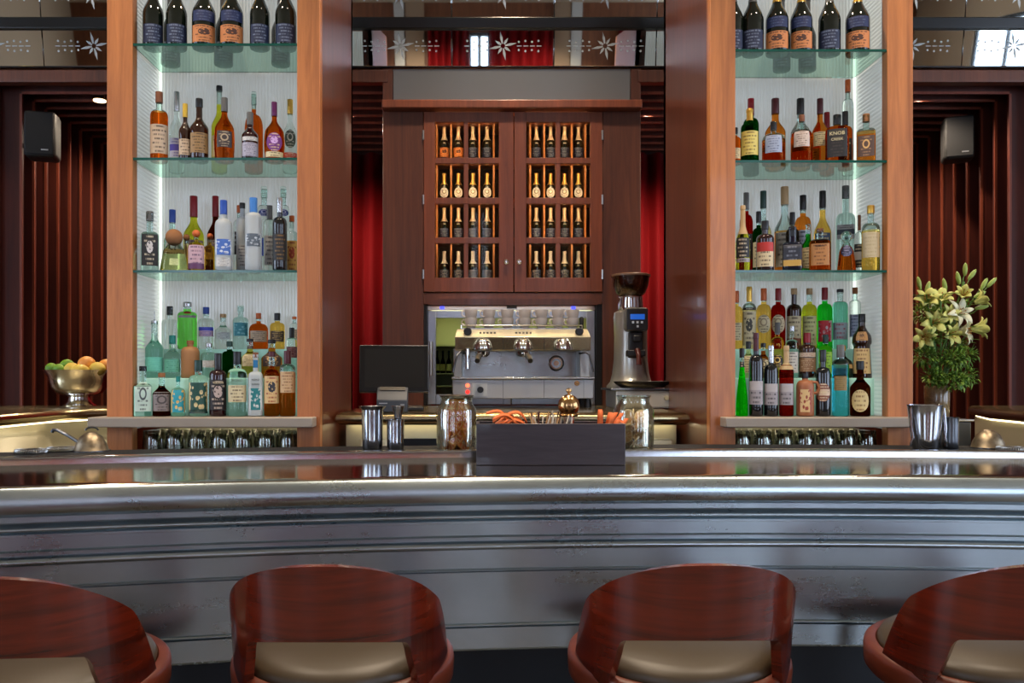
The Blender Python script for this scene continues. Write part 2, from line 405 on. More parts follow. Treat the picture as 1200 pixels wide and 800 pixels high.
# beam over the two openings
struct('trim_12', MB().box(-2.75, -.5, FY-.03, FY+.03, ZT+.01, 3.012).box(.84, 3.13, FY-.03, FY+.03, ZT+.01, 3.012), W_DARK, bevel=.004)
m = MB().lathe([(0, .0), (.045, 0), (.045, .02), (0, .02)], 20)
o = thing('recessed_light', 'small lit downlight between the dark slats above the left tunnel', 'ceiling light', (-2.16, 4.83, 2.93))
m.build('ring', CHROME, o); MB().lathe([(0, -.003), (.034, -.003), (.034, .002), (0, .002)], 20).build('lamp', P('lamp_glow', (255, 230, 190), .4, emit=(255, 214, 160), es=6), o)

# etched mirror tiles above the portal, leaning forward into the room
tilt = math.radians(8)
MIRROR = P('mirror_glass', (214, 220, 218), .02, 1)
FROST = P('etched_frost', (176, 184, 184), .55)
BAR_BLACK = P('black_mirror_rail', (8, 10, 10), .25)
mir = thing('etched_mirror', 'band of etched mirror tiles with frosted stars above the bar', 'mirror', (0, FY-.03, 3.025))
mir.rotation_euler = (tilt, 0, 0)
TW = .545
def star_mb():
    m = MB()
    for k in range(8):
        a = PI/4*k+.2; L = .075 if k % 2 == 0 else .05
        d = Vector((math.cos(a), 0, math.sin(a))); p = Vector((-d.z, 0, d.x))
        m.add([d*.012-p*.004, d*L*.55-p*.007, d*L, d*L*.55+p*.007, d*.012+p*.004], [(0, 1, 2, 3, 4)])
    for sx in (-1, 1):
        for j in range(4):
            x0 = sx*(.075+j*.035)
            m.add([(x0, 0, -.003), (x0+sx*.026, 0, -.002), (x0+sx*.026, 0, .002), (x0, 0, .003)], [(0, 1, 2, 3)])
            for zz in (.026, -.026):
                c = (x0+sx*.01, zz*(1 if j % 2 else .8))
                m.add([(c[0]+.006*math.cos(q*PI/3), 0, c[1]+.006*math.sin(q*PI/3)) for q in range(6)], [tuple(range(6))])
    return m
for row, (z0, z1) in enumerate(((.004, .19), (.25, .46))):
    for i in range(-5, 6):
        cx = .115+i*TW
        t = MB().box(cx-TW/2+.0015, cx+TW/2-.0015, -.006, 0, z0, z1).build('mirror_tile', MIRROR, mir, bevel=.002, seg=1)
        s = star_mb()
        s.v = [(v[0]+cx, -.0068, v[2]+(z0+z1)/2+.01) for v in s.v]
        s.build('etched_star', FROST, t, smooth=0)
MB().box(-2.9, 3.15, -.03, .0, .19, .25).build('black_rail', BAR_BLACK, mir, bevel=.006)
MB().box(-2.9, 3.15, .0, .02, 0, .6).build('backing_board', BAR_BLACK, mir)

# ---------------------------------------------------------------- zinc bar
CX, RAD = .7, 6.9
CYB = 2.207-RAD
def arc_sweep(prof, x0=-2.7, x1=3.3, n=64, closed=False, mi=None):
    """sweep (outward offset, z) along the bar's curve"""
    m = MB(); mi = mi or (lambda j: 0); a0, a1 = math.asin((x0-CX)/RAD), math.asin((x1-CX)/RAD); rows = []
    for i in range(n+1):
        a = a0+(a1-a0)*i/n
        rows.append([(CX+(RAD+o)*math.sin(a), CYB+(RAD+o)*math.cos(a), z) for (o, z) in prof])
    k = 0; C = len(prof)
    for r in rows: m.v += r
    for i in range(n):
        for j in range(C if closed else C-1):
            j2 = (j+1) % C
            m.f.append([i*C+j, (i+1)*C+j, (i+1)*C+j2, i*C+j2]); m.m.append(mi(j))
    if closed:
        m.f.append(list(range(C))); m.m.append(0); m.f.append([n*C+j for j in range(C)][::-1]); m.m.append(0)
    return m
def rnd(pts, seg=5):   # smooth a profile (Catmull-Rom)
    out = []
    for i in range(len(pts)-1):
        p0, p1, p2, p3 = pts[max(i-1, 0)], pts[i], pts[i+1], pts[min(i+2, len(pts)-1)]
        for s in range(seg):
            t = s/seg; out.append(tuple(.5*((2*b)+(-a+c)*t+(2*a-5*b+4*c-d)*t*t+(-a+3*b-3*c+d)*t**3) for a, b, c, d in zip(p0, p1, p2, p3)))
    return out+[pts[-1]]
bar = thing('bar_counter', 'long curved zinc bar with moulded front running across the room', 'bar counter', (0, 0, 0))
top_prof = [(.524, 1.06), (.524, 1.11)] + rnd([(.05, 1.11), (.025, 1.1095), (.010, 1.1065), (0, 1.098), (-.010, 1.080), (-.012, 1.062), (-.006, 1.046), (.006, 1.0375)]) + [(.012, 1.0355), (.05, 1.0355), (.05, 1.06)]
arc_sweep(top_prof, closed=True, n=96, mi=lambda j: 1 if j > 13 else 0).build('zinc_top', [ZTOP, ZINC], bar, smooth=40)
fr = [(.06, 1.045), (.03, 1.034), (.03, 1.02)] + rnd([(.028, 1.017), (.016, 1.012), (.010, 1.006), (.012, 1.001), (.020, .996)], 4) + [(.014, .994), (.014, .989), (.022, .987),
      (.022, .957), (.016, .956), (.012, .953), (.012, .951), (.024, .949), (.024, .942), (.012, .940)] + rnd([(.008, .938), (.003, .932), (.004, .926), (.012, .921)], 4) + \
     [(.034, .920), (.034, .869), (.028, .8675), (.026, .8655), (.034, .8635), (.034, .862), (.028, .860), (.028, .857), (.036, .855),
      (.036, .727), (.030, .7255), (.028, .7235), (.036, .7215), (.036, .719), (.028, .7165), (.028, .712), (.037, .710), (.037, .661), (.034, .6585), (.036, .656), (.07, .656), (.07, 1.045)]
arc_sweep(fr, closed=True, n=96).build('zinc_front', ZINC, bar, smooth=30)
arc_sweep([(.50, .02), (.50, 1.05), (.56, 1.05), (.56, .02)], closed=True).build('kick_wall', P('dark_kick_panel', (22, 28, 34), .5), bar)
arc_sweep([(.525, 1.05), (.525, 1.127)] + [(.527, 1.131), (.532, 1.133), (.552, 1.133), (.557, 1.13), (.557, 1.05)], closed=True, n=96).build('bottle_rail', ZRAIL, bar, smooth=40)
arc_sweep([(.557, 1.05), (.557, 1.115), (.83, 1.115), (.83, 1.05)], closed=True).build('service_deck', DKSTEEL, bar)
# black ribbed bar mats lie on the service deck
rib = [(.565, 1.1155), (.565, 1.125)]
for i in range(18):
    o0 = .57+i*.0138; rib += [(o0, 1.1255), (o0+.007, 1.1255), (o0+.0075, 1.121), (o0+.0132, 1.121)]
rib += [(.82, 1.1255), (.82, 1.1155)]
MATTOP = 1.1255
o = arc_sweep(rib, -2.5, 3.1, closed=True).build('bar_mat', RUBBER, smooth=20)
tag(o, 'long black ribbed rubber mat lying behind the zinc rail', 'bar mat')

# ---------------------------------------------------------------- back counter (one slab round three sides)
CT = 1.215
def slab(pts, z0, z1, r=.02):
    m = MB(); n = len(pts)
    # rounded edge: a few inset rings
    def inset(d):
        out = []
        for i in range(n):
            a, b, c = Vector(pts[i-1]), Vector(pts[i]), Vector(pts[(i+1) % n])
            e1, e2 = (b-a).normalized(), (c-b).normalized()
            n1, n2 = Vector((-e1.y, e1.x)), Vector((-e2.y, e2.x)); bis = (n1+n2)
            if bis.length < 1e-6: bis = n1
            bis.normalize(); k = d/max(.3, bis.dot(n1)); out.append(b+bis*k)
        return out
    h = (z1-z0)/2; rings = []
    for q in range(9):
        a = -PI/2+PI*q/8; rings.append([(p.x, p.y, z0+h+h*math.sin(a)) for p in inset(h*(1-math.cos(a)))])
    k = 0
    for r_ in rings: m.v += r_
    for j in range(8):
        for i in range(n):
            m.f.append([j*n+i, j*n+(i+1) % n, (j+1)*n+(i+1) % n, (j+1)*n+i]); m.m.append(0)
    m.f.append(list(range(n))[::-1]); m.m.append(0); m.f.append([8*n+i for i in range(n)]); m.m.append(0)
    return m
UCL = P('undercounter_light', (255, 240, 200), .4, emit=(255, 234, 192), es=5)
cnt = thing('back_counter', 'metal-topped back counter between the two towers carrying the coffee machine', 'counter', (0, 0, 0))
slab([(-.615, 3.60), (.88, 3.60), (.88, 4.56), (-.615, 4.56)], CT-.054, CT).build('counter_top', [GOLDTOP], cnt, smooth=50)
MB().box(-.58, .85, 3.745, 3.765, CT-.060, CT-.0545).build('light_strip', UCL, cnt)
b = MB().box(-.60, .865, 3.78, 4.5, 0, CT-.055); b.build('base_cabinet', CREAM, cnt, bevel=.003)
m = MB().box(-.36, .72, 3.70, 3.78, 1.045, 1.075).box(-.36, .72, 3.68, 3.70, 1.045, 1.10)
m.build('speed_rail', BLACK, cnt, bevel=.003)
for x0, x1 in ((-.52, -.40), (.70, .82)):
    MB().box(x0, x1, 3.64, 3.70, .94, 1.10).build('paper_holder', CREAM, cnt, bevel=.01)
lc = thing('side_counter', 'metal-topped side counter on the left carrying the fruit bowl', 'counter', (0, 0, 0))
pts = [(-2.52, 2.9), (-1.93, 2.9)]
for i in range(9):
    a = PI*i/16; pts.append((-1.65-.27*math.cos(a), 3.85+.27*math.sin(a)))
pts += [(-1.475, 4.12), (-1.475, 4.56), (-2.52, 4.56)]
slab(pts, CT-.05, CT).build('counter_top', GOLDTOP, lc, smooth=50)
m = MB()
inner = [(-1.97, 2.9)] + [(-1.65-.32*math.cos(PI*i/16), 3.85+.32*math.sin(PI*i/16)) for i in range(9)] + [(-1.48, 4.17)]
for (x, y) in inner: m.v += [(x, y, 0), (x, y, CT-.049)]
for i in range(len(inner)-1): m.f.append([2*i, 2*i+2, 2*i+3, 2*i+1]); m.m.append(0)
m.build('inner_panel', CREAM, lc, smooth=50, solid=.004)
rc = thing('side_counter', 'metal-topped side counter on the right beyond the lilies', 'counter', (0, 0, 0))
slab([(2.27, 2.9), (2.9, 2.9), (2.9, 4.56), (2.60, 4.56), (2.42, 4.1)], CT-.05, CT).build('counter_top', GOLDTOP, rc, smooth=50)
m = MB(); inner = [(2.31, 2.9), (2.46, 4.1), (2.64, 4.56)]
for (x, y) in inner: m.v += [(x, y, 0), (x, y, CT-.049)]
for i in range(2): m.f.append([2*i, 2*i+2, 2*i+3, 2*i+1]); m.m.append(0)
m.build('inner_panel', CREAM, rc, smooth=0, solid=.004)

MB().tube([(-1.952, 2.95, CT-.0535), (-1.952, 3.84, CT-.0535), (-1.88, 4.04, CT-.0535), (-1.65, 4.14, CT-.0535), (-1.48, 4.148, CT-.0535)], .003, 8).build('light_strip', UCL, lc)
MB().tube([(2.298, 2.95, CT-.0535), (2.448, 4.1, CT-.0535), (2.61, 4.5, CT-.0535)], .003, 8).build('light_strip', UCL, rc)

# ---------------------------------------------------------------- bottle towers
TF, TB = 3.333, 4.173                      # front and back of the towers
def reed_mat():
    m = bpy.data.materials.new('backlit_reeded_glass'); m.use_nodes = True; b = m.node_tree.nodes['Principled BSDF']
    b.inputs['Base Color'].default_value = lin((180, 184, 180)); b.inputs['Roughness'].default_value = .16; b.inputs['Coat Weight'].default_value = .7; b.inputs['Coat Roughness'].default_value = .05
    b.inputs['Emission Color'].default_value = lin((222, 226, 222)); b.inputs['Emission Strength'].default_value = PANEL_EMIT
    return m
REED = reed_mat()
LED = P('led_strip', (255, 255, 250), .4, emit=(246, 255, 244), es=LED_EMIT)
MINT = P('frosted_step_glass', (176, 222, 204), .35, emit=(170, 232, 206), es=.16)
TUMBLER = thin_glass('tumbler_glass', (232, 236, 230), .03, .5)
def tower(x0, x1, inner_left, zs, side):
    """x0,x1: outer faces of the posts; zs: heights of the three glass shelves"""
    PW = .1
    t = thing('bottle_tower', 'tall wooden bottle tower with backlit glass shelves on the %s of the coffee machine' % side, 'shelving unit', (0, 0, 0))
    lx, rx = x0+PW, x1-PW
    if inner_left: rx = x1-.09
    else: lx = x0+.1
    ZTOP_ = 3.3
    for (a, b) in ((x0, lx), (rx, x1)):
        MB().box(a, b, TF, TF+.05, 0, ZTOP_).build('front_post', W_POST, t, bevel=.003)
    MB().box(x0, x0+.02, TF+.05, TB, 0, ZTOP_).build('side_panel', W_SIDE, t)
    MB().box(x1-.02, x1, TF+.05, TB, 0, ZTOP_).build('side_panel', W_SIDE, t)
    for xx in (x0, x1-.05): MB().box(xx, xx+.05, TB-.04, TB, 0, ZTOP_).build('rear_post', W_SIDE, t)
    # reeded back and cheeks
    m = MB(); n = int((rx-lx)/.0125); rows = [[], []]
    for i in range(n*6+1):
        x = lx-.02+(rx-lx+.04)*i/(n*6); d = .0032*abs(math.sin(PI*i/6))
        rows[0].append((x, 3.645-d, 1.16)); rows[1].append((x, 3.645-d, ZTOP_))
    m.sheet(rows); m.build('reeded_back', REED, t, smooth=80)
    for (xc, s) in ((lx-.012, 1), (rx+.012, -1)):
        m = MB(); nz = 130; rows = []
        for i in range(nz*6+1):
            z = 1.16+(ZTOP_-1.16)*i/(nz*6); d = .003*abs(math.sin(PI*i/6))
            rows.append([(xc+s*d, TF+.05, z), (xc+s*d, 3.64, z)])
        if s < 0: rows = [r[::-1] for r in rows]
        m.sheet(rows); m.build('reeded_cheek', REED, t, smooth=80)
        MB().box(xc+(0 if s > 0 else -.008)+s*.006, xc+s*.006+(.008 if s > 0 else 0), 3.628, 3.638, 1.22, ZTOP_).build('corner_light', LED, t)
        MB().box(xc-.004, xc+.004, TF+.052, TF+.058, 1.22, ZTOP_).build('front_light', LED, t)
    for z in zs:
        m = MB().box(lx, rx, TF+.01, 3.632, z-.010, z)
        s = m.build('glass_shelf', SHELFG, t, smooth=0)
        MB().box(lx, rx, TF+.006, TF+.0099, z-.010, z).build('shelf_edge', SHELFE, s, smooth=0)
    MB().box(x0+(-.04 if inner_left else .04), x1-.014, TF-.08, 3.64, CT-.043, CT-.005).build('stone_shelf', STONE, t, bevel=.004)
    MB().box(lx, rx, TF+.02, 3.64, 1.03, 1.048).build('glass_rack_shelf', DKSTEEL, t)
    MB().box(lx+.01, rx-.01, 3.50, 3.52, CT-.050, CT-.0435).build('rack_fill_light', UCL, t)  # strip added to brighten the tumblers on the rack
    MB().box(lx, rx, 3.62, 3.64, 1.048, CT-.043).build('rack_back', P('rack_back_steel', (170, 164, 140), .35, .4), t)
    MB().box(lx+.01, rx-.01, 3.424, 3.63, CT-.004, 1.36).build('display_step', MINT, t, bevel=.003)
    MB().box(lx+.01, rx-.01, 3.514, 3.63, 1.361, 1.48).build('display_step', MINT, t, bevel=.003)
    return t, lx, rx
tower(-1.463, -.63, True, (2.67, 2.223, 1.783), 'left')
tower(.893, 1.687, False, (2.647, 2.213, 1.783), 'right')
ORD = ['first', 'second', 'third', 'fourth', 'fifth', 'sixth', 'seventh', 'eighth', 'ninth', 'tenth']
# upturned tumblers under the stone shelves
first = None
for side, lx, rx in (('left', -1.36, -.725), ('right', .995, 1.585)):
    for r in range(2):
        for i in range(7):
            lab = 'upturned clear tumbler under the %s stone shelf, %s from left in its %s row' % (side, ORD[i], 'front' if r == 0 else 'rear')
            loc = (lx+.045+i*(rx-lx-.09)/6, TF+.075+r*.1, 1.0485)
            if first is None:
                first = thing('tumbler_glass', lab, 'glass', loc, 0, 'tumblers under the stone shelves')
                p = [(.036, .0), (.0365, .04), (.034, .1), (.031, .104), (0, .104), (0, .094), (.029, .093), (.0325, .085), (.034, .0)]
                MB().lathe(p+[p[0]], 20).build('glass_body', TUMBLER, first)
            else: dup(first, loc, 0, lab)

# ---------------------------------------------------------------- wine cabinet in the centre
def CXp(px): return X(px, FY)
def CZp(py): return Z(py, FY)
cab = thing('wine_cabinet', 'dark wooden wine cabinet with two glazed doors above the coffee machine', 'cabinet', (0, 0, 0))
FP = P('frosted_grey_panel', (128, 130, 132), .28, .5)
x449, x750 = CXp(449), CXp(750)
MB().box(CXp(461), CXp(738), FY-.02, FY+.1, CZp(121.5), 3.02).build('grey_header_panel', FP, cab, bevel=.003)
for a, b in ((x449, CXp(461)-.001), (CXp(738)+.001, x750)): MB().box(a, b, FY-.025, FY+.1, CZp(121.5), 3.02).build('header_stile', W_DARK, cab, bevel=.003)
MB().box(x449, x750, FY-.075, FY+.1, CZp(131.5), CZp(121.6)).build('cornice', W_DOOR, cab, bevel=.006)
ztop, zbot, zn = CZp(131.7), CZp(343), CZp(357)
xl, xr = CXp(496.5), CXp(705.5)
MB().box(x449, xl, FY-.02, FY+.7, 0, ztop).build('side_panel', W_DARK, cab, bevel=.003)
MB().box(xr, x750, FY-.02, FY+.7, 0, ztop).build('side_panel', W_DARK, cab, bevel=.003)
MB().box(xl, xr, FY-.022, FY+.5, zn, zbot-.002).build('bottom_rail', W_DARK, cab, bevel=.003)
MB().box(xl+.03, xr-.03, FY-.042, FY-.036, zn-.005, zn+.03).build('fill_light_cover', W_DARK, cab)  # board added only to hide the strip behind it
MB().box(xl+.05, xr-.05, FY-.034, FY-.026, zn+.002, zn+.010).build('niche_fill_light', P('niche_fill_light', (255, 240, 214), .4, emit=(255, 232, 196), es=14), cab)  # strip added to brighten the cups and machine below
MB().box(xl, xr, FY+.32, FY+.36, zbot, ztop).build('back_panel', P('cabinet_interior', (30, 12, 10), .6), cab)
MB().box(xl, xr, FY+.06, FY+.32, ztop-.03, ztop).build('top_board', W_DARK, cab)
rows_y = [(144.8, 186.2), (193.0, 232.8), (240.0, 279.0), (286.0, 326.0)]
CABL = P('cabinet_light', (255, 220, 170), .4, emit=(255, 208, 150), es=34)
GLOW = P('divider_wood', (140, 88, 46), .5, emit=(255, 170, 90), es=.0)
for j, (y0, y1) in enumerate(rows_y):
    zb = Z(y1+2, FY+.17); zs0 = Z(y0-1.5, FY+.05)
    MB().box(xl, xr, FY+.11, FY+.32, zb-.012, zb).build('shelf', W_DOOR, cab)
    for a, b in ((510, 585), (616, 691.5)): MB().box(CXp(a), CXp(b), FY+.03, FY+.05, zs0, zs0+.008).build('light_strip', CABL, cab)
    dv = MB()
    for base in (509.7, 616.0):
        for px in ([2, 18.8, 35, 52, 69] if base < 600 else [5.5, 22, 38.5, 54.5, 70.5]):
            xx = X(base+px, FY+.1); dv.box(xx-.0045, xx+.0045, FY+.112, FY+.3, zb, zb+.198)
    dv.build('bottle_divider', GLOW, cab)
for dx0, dx1, ox0, ox1, mun, knob, hinge in ((497, 601.5, 509.7, 585, 546.2, 593, 496.5), (602.5, 705, 616, 691.8, 653.5, 608, 705)):
    m = MB(); a, b = CXp(dx0), CXp(dx1); y0, y1 = FY-.028, FY+.012
    z0, z1 = CZp(342), CZp(133)
    m.box(a, CXp(ox0)+.002, y0-.001, y1+.001, z0-.001, z1+.001); m.box(CXp(ox1)-.002, b, y0-.001, y1+.001, z0-.001, z1+.001)
    zc = [CZp(v) for r in rows_y for v in r]
    edges = [z1] + zc + [z0]
    for i in range(0, len(edges), 2): m.box(CXp(ox0), CXp(ox1), y0, y1, edges[i+1], edges[i])
    for (ya, yb) in rows_y: m.box(CXp(mun-2.6), CXp(mun+2.6), y0+.003, y1-.003, CZp(yb)-.004, CZp(ya)+.004)
    d = m.build('door', W_DOOR, cab, bevel=.002)
    MB().box(CXp(ox0), CXp(ox1), FY-.004, FY, zc[-1], zc[0]).build('door_pane', PANE, d, smooth=0)
    kx, kz = CXp(knob), CZp(308)
    k = MB().lathe([(0, 0), (.005, 0), (.005, .012), (.012, .016), (.014, .024), (.008, .03), (0, .031)], 16, M=Matrix.Translation((kx, y0, kz)) @ Matrix.Rotation(PI/2, 4, 'X'))
    k.build('knob', CHROME, d)
    for hz in (160, 235, 322):
        MB().lathe([(0, 0), (.006, 0), (.006, .05), (0, .05)], 10, (CXp(hinge), FY-.03, CZp(hz)-.025)).build('hinge', STEEL, d)

# ---------------------------------------------------------------- bottles
# profile kinds: (height share where the body ends, share where the neck starts, neck radius share, belly, squareness)
KIND = {
 'champ': (.42, .72, .33, 0, None), 'wine': (.60, .74, .36, 0, None), 'spirit': (.62, .74, .36, 0, None), 'tall': (.70, .80, .40, 0, None),
 'round': (.50, .70, .34, .0, None), 'squat': (.50, .72, .24, 0, None), 'square': (.60, .70, .34, 0, 7), 'squareshort': (.56, .66, .36, 0, 7),
 'cognac': (.48, .74, .30, .10, None), 'bulb': (.46, .70, .26, .16, None), 'crock': (.66, .84, .34, 0, None), 'taper': (.45, .75, .34, -.22, None),
 'flat': (.60, .76, .30, 0, 4), 'monk': (0, 0, 0, 0, None), 'cone': (.08, .86, .34, 0, None)}
def bottle_profile(kind, H, R, fill):
    tb, ts, rn, belly, sq = KIND[kind]
    if kind == 'monk':
        pts = [(0, 0), (.9, .0), (1, .02), (.93, .2), (.86, .42), (.84, .5), (.98, .55), (.9, .66), (.55, .74), (.36, .80), (.34, .86), (.34, .97), (0, .97)]
        pr = [(r*R, z*H) for r, z in pts]
        pr = [pr[0]]+rnd(pr[1:-1], 4)+[pr[-1]]
    else:
        pr = [(0, .004*H), (.80*R, .0), (.94*R, .008*H), (R, .025*H)]
        for i in range(1, 7):
            t = i/6; r = 1
            if belly > 0: r = 1+belly*.8*math.sin(PI*t)-belly*.5*(1-t)
            if belly < 0: r = 1+belly*t
            pr.append((R*r, H*(.025+(tb-.025)*t)))
        re = pr[-1][0]/R
        for i in range(1, 9):
            t = i/8
            c = (1+math.cos(PI*t))/2 if kind not in ('spirit', 'square', 'squareshort', 'wine', 'tall', 'crock', 'squat', 'flat') else math.sqrt(max(0, 1-t**2.4))
            pr.append((R*(rn+(re-rn)*c), H*(tb+(ts-tb)*t)))
        pr += [(R*rn, H*(ts+.05)), (R*rn*.97, H*.93), (R*rn*1.12, H*.935), (R*rn*1.12, H*.965), (R*rn*.9, H*.97), (0, H*.97)]
    zf = fill*H; out = []
    for i, p in enumerate(pr):
        if i and pr[i-1][1] < zf < p[1]:
            t = (zf-pr[i-1][1])/(p[1]-pr[i-1][1]); out.append((pr[i-1][0]+(p[0]-pr[i-1][0])*t, zf))
        out.append(p)
    return out, sq
def radius_at(prof, z):
    best = 0
    for a, b in zip(prof, prof[1:]):
        if a[1] <= z <= b[1] and b[1] > a[1]: return a[0]+(b[0]-a[0])*(z-a[1])/(b[1]-a[1])
    return max(p[0] for p in prof)
GC = {'clear': ('clear', None), 'aqua': (226, 244, 240), 'blueaqua': (150, 226, 236), 'amber': (240, 182, 104), 'whisky': (232, 152, 78), 'gold': (250, 226, 150), 'pale': (248, 240, 200),
      'yellowgreen': (232, 232, 120), 'green': (96, 232, 110), 'neon': (70, 246, 50), 'tanq': (180, 242, 160), 'dkgreen': (40, 120, 56), 'brown': (130, 70, 30), 'red': (190, 60, 44),
      'rose': (228, 140, 110), 'lime': (160, 232, 100), 'ruby': (120, 34, 46), 'cobalt': (40, 80, 220), 'mint': (180, 236, 218), 'smoke': (150, 140, 132)}
OPAQUE = {'champ': P('champagne_glass', (14, 20, 12), .07, coat=.4), 'black': P('black_bottle_glass', (12, 12, 14), .08, coat=.4), 'gloss_ruby': P('dark_ruby_glass', (36, 8, 12), .08, coat=.4), 'navyglass': P('navy_bottle_glass', (16, 20, 36), .1, coat=.4),
          'frost': P('frosted_glass', (206, 212, 212), .45, trans=.35), 'tan': P('stoneware', (164, 116, 72), .6), 'terracotta': P('brown_stoneware', (158, 96, 60), .5), 'cream': P('cream_glass', (206, 190, 140), .3), 'brownglass': P('brown_bottle_glass', (44, 20, 8), .07, coat=.4)}
CAPM = {'black': P('cap_black', (18, 18, 20), .35), 'silver': P('cap_silver', (180, 180, 180), .25, .9), 'grey': P('cap_grey', (92, 90, 86), .4), 'gold': P('cap_gold', (206, 164, 76), .3, .8), 'yellow': P('cap_yellow_wax', (204, 164, 48), .5),
        'red': P('cap_red', (142, 20, 30), .35), 'maroon': P('cap_maroon', (70, 14, 22), .35), 'cork': P('cork', (150, 100, 60), .8), 'woodcap': P('cap_wood', (120, 70, 40), .6), 'blue': P('cap_blue', (36, 74, 160), .35), 'purple': P('cap_purple', (86, 20, 76), .35),
        'teal': P('cap_teal', (24, 130, 120), .4), 'dkgreen': P('cap_dark_green', (16, 52, 44), .4), 'orange': P('cap_orange', (206, 100, 40), .45), 'tan': P('cap_tan', (186, 154, 108), .5), 'white': P('cap_white', (214, 212, 204), .4), 'bluegrey': P('cap_sky_blue', (60, 120, 190), .35),
        'clear': CLEAR, 'palefoil': P('foil_pale', (220, 204, 176), .35, .3), 'goldfoil': P('foil_gold', (222, 184, 98), .3, .5)}
def gmat(g):
    if g in OPAQUE: return OPAQUE[g]
    if g == 'clear': return glass('full_clear', (244, 250, 248), 1.33)
    return glass('full_'+g, GC[g], 1.34)
def bottle(name, cat, label, px, Y, zbase, ytop, wpx, kind, g, cap, labels=(), fill=.78, caph=.16, group=None, foil=None, text=None, pourer=False, capball=False, rz=None, H=None, xy=None):
    x = X(px, Y) if xy is None else xy; R = wpx*Y/2000
    if H is None: H = Z(ytop, Y)-zbase
    if rz is None: rz = -math.atan2(x, Y)
    t = thing(name, label, cat, (x, Y, zbase+.0006), rz, group)
    pr, sq = bottle_profile(kind, H, R, fill)
    mats = [gmat(g), THIN]
    n = 32 if sq else 20
    zf = fill*H+1e-5
    MB().lathe(pr, n, sq=sq, mi=(lambda j: 0 if (pr[j+1][1] <= zf or g in OPAQUE) else 1)).build('glass_body', mats, t, smooth=40)
    rn = radius_at(pr, H*.9)
    if kind == 'monk': rn = .30*R
    if cap:
        ch = caph*H; rc = rn*1.12+.0008
        if capball: MB().ball((0, 0, H-rc*1.35), rc*1.6, 14, 10).build('stopper', CAPM[cap], t)
        else: MB().lathe([(0, H-ch), (rc*.98, H-ch), (rc, H-ch+.002), (rc, H-.003), (rc*.93, H), (0, H)], 18).build('cap', CAPM[cap], t)
    if foil:                                  # (material key, z0 share)
        m = MB(); z0 = foil[1]*H; pp = [(radius_at(pr, z0+(H*.93-z0)*i/6)+.0008, z0+(H*.93-z0)*i/6) for i in range(7)]
        pp = [(0, z0)]+pp+[(rn*1.2, H*.935), (rn*1.2, H*.97), (rn*1.05, H), (0, H)]
        m.lathe(pp, 18).build('foil', CAPM[foil[0]], t)
    if pourer:
        MB().lathe([(0, H*.95), (rn*1.1, H*.95), (rn*1.1, H*1.0), (rn*.5, H*1.01), (.002, H*1.02), (.0016, H*1.02+.035), (0, H*1.02+.035)], 12).build('pourer', CAPM['silver'], t)
    for k, L in enumerate(labels):            # (z0, z1, half angle deg, material)
        z0, z1, ha, lm = L[:4]; ha = math.radians(ha); rows = []
        for i in range(7):
            z = H*(z0+(z1-z0)*i/6); row = []
            for j in range(15):
                a = -ha+2*ha*j/14; r = radius_at(pr, z)
                ca, sa = -math.cos(a), math.sin(a); q = r/((abs(ca)**sq+abs(sa)**sq)**(1/sq)) if sq else r
                q += .0009; row.append((q*sa, q*ca, z))
            rows.append(row)
        if len(L) > 4 and L[4] == 'oval':
            cz = H*(z0+z1)/2; m = MB(); m.sheet(rows)
            keep = []; uv2 = {}
            N = 20; fan = []
            hz = H*(z1-z0)/2
            ring = []
            for i in range(N):
                an = 2*PI*i/N; a = ha*math.cos(an); z = cz+hz*math.sin(an); r = radius_at(pr, z)+.0009
                ring.append((r*math.sin(a), -r*math.cos(a), z))
            rc_ = radius_at(pr, cz)+.0009
            m = MB(); ring2 = []
            for i in range(N):
                an = 2*PI*i/N; a = ha*.5*math.cos(an); z = cz+hz*.5*math.sin(an); r = radius_at(pr, z)+.0009
                ring2.append((r*math.sin(a), -r*math.cos(a), z))
            m.v = ring+ring2+[(0, -rc_, cz)]
            for i in range(N):
                i2 = (i+1) % N; u = lambda q, s: (.5+.5*s*math.cos(2*PI*q/N), .5+.5*s*math.sin(2*PI*q/N))
                m.uv[len(m.f)] = [u(i, 1), u(i+1, 1), u(i+1, .5), u(i, .5)]; m.f.append([i, i2, N+i2, N+i]); m.m.append(0)
                m.uv[len(m.f)] = [u(i, .5), u(i+1, .5), (.5, .5)]; m.f.append([N+i, N+i2, 2*N]); m.m.append(0)
        else:
            m = MB(); m.sheet(rows)
        m.build('paper_label', lm, t, smooth=60)
    if text:
        for (s, size, z, mat) in text:
            zz = z*H; r = radius_at(pr, zz)
            if sq: lettering(s, size, mat, t, (0, -r-.0016, zz))
            else: lettering(s, size, mat, t, (0, 0, zz), R=r+.0014)
    return t
LM = label_mat
INK = P('ink_black', (20, 20, 22), .5); INKW = P('ink_cream', (222, 206, 160), .5); INKR = P('ink_red', (170, 30, 36), .5); INKB = P('ink_blue', (40, 80, 170), .5); INKG = P('ink_green', (30, 110, 110), .5)
lab_navy = LM((22, 32, 60), (112, 122, 142), style='lines', n=6); lab_orange = LM((196, 122, 66), (70, 36, 20), style='emblem', n=6); neck_navy = LM((22, 34, 74), (70, 80, 110), style='lines', n=4)
beige = lambda n=7, s='lines', acc=None: LM((196, 170, 140), (60, 46, 40), acc, s, n)
creamL = lambda s='lines', acc=None, n=7: LM((206, 190, 148), (70, 54, 40), acc, s, n)
whiteL = lambda s='lines', acc=None, n=7: LM((206, 204, 198), (70, 70, 80), acc, s, n)
greyL = lambda s='lines', acc=None, n=7: LM((150, 142, 144), (50, 46, 50), acc, s, n)
blackL = lambda s='lines', acc=None, n=7: LM((22, 20, 20), (190, 176, 150), acc, s, n)

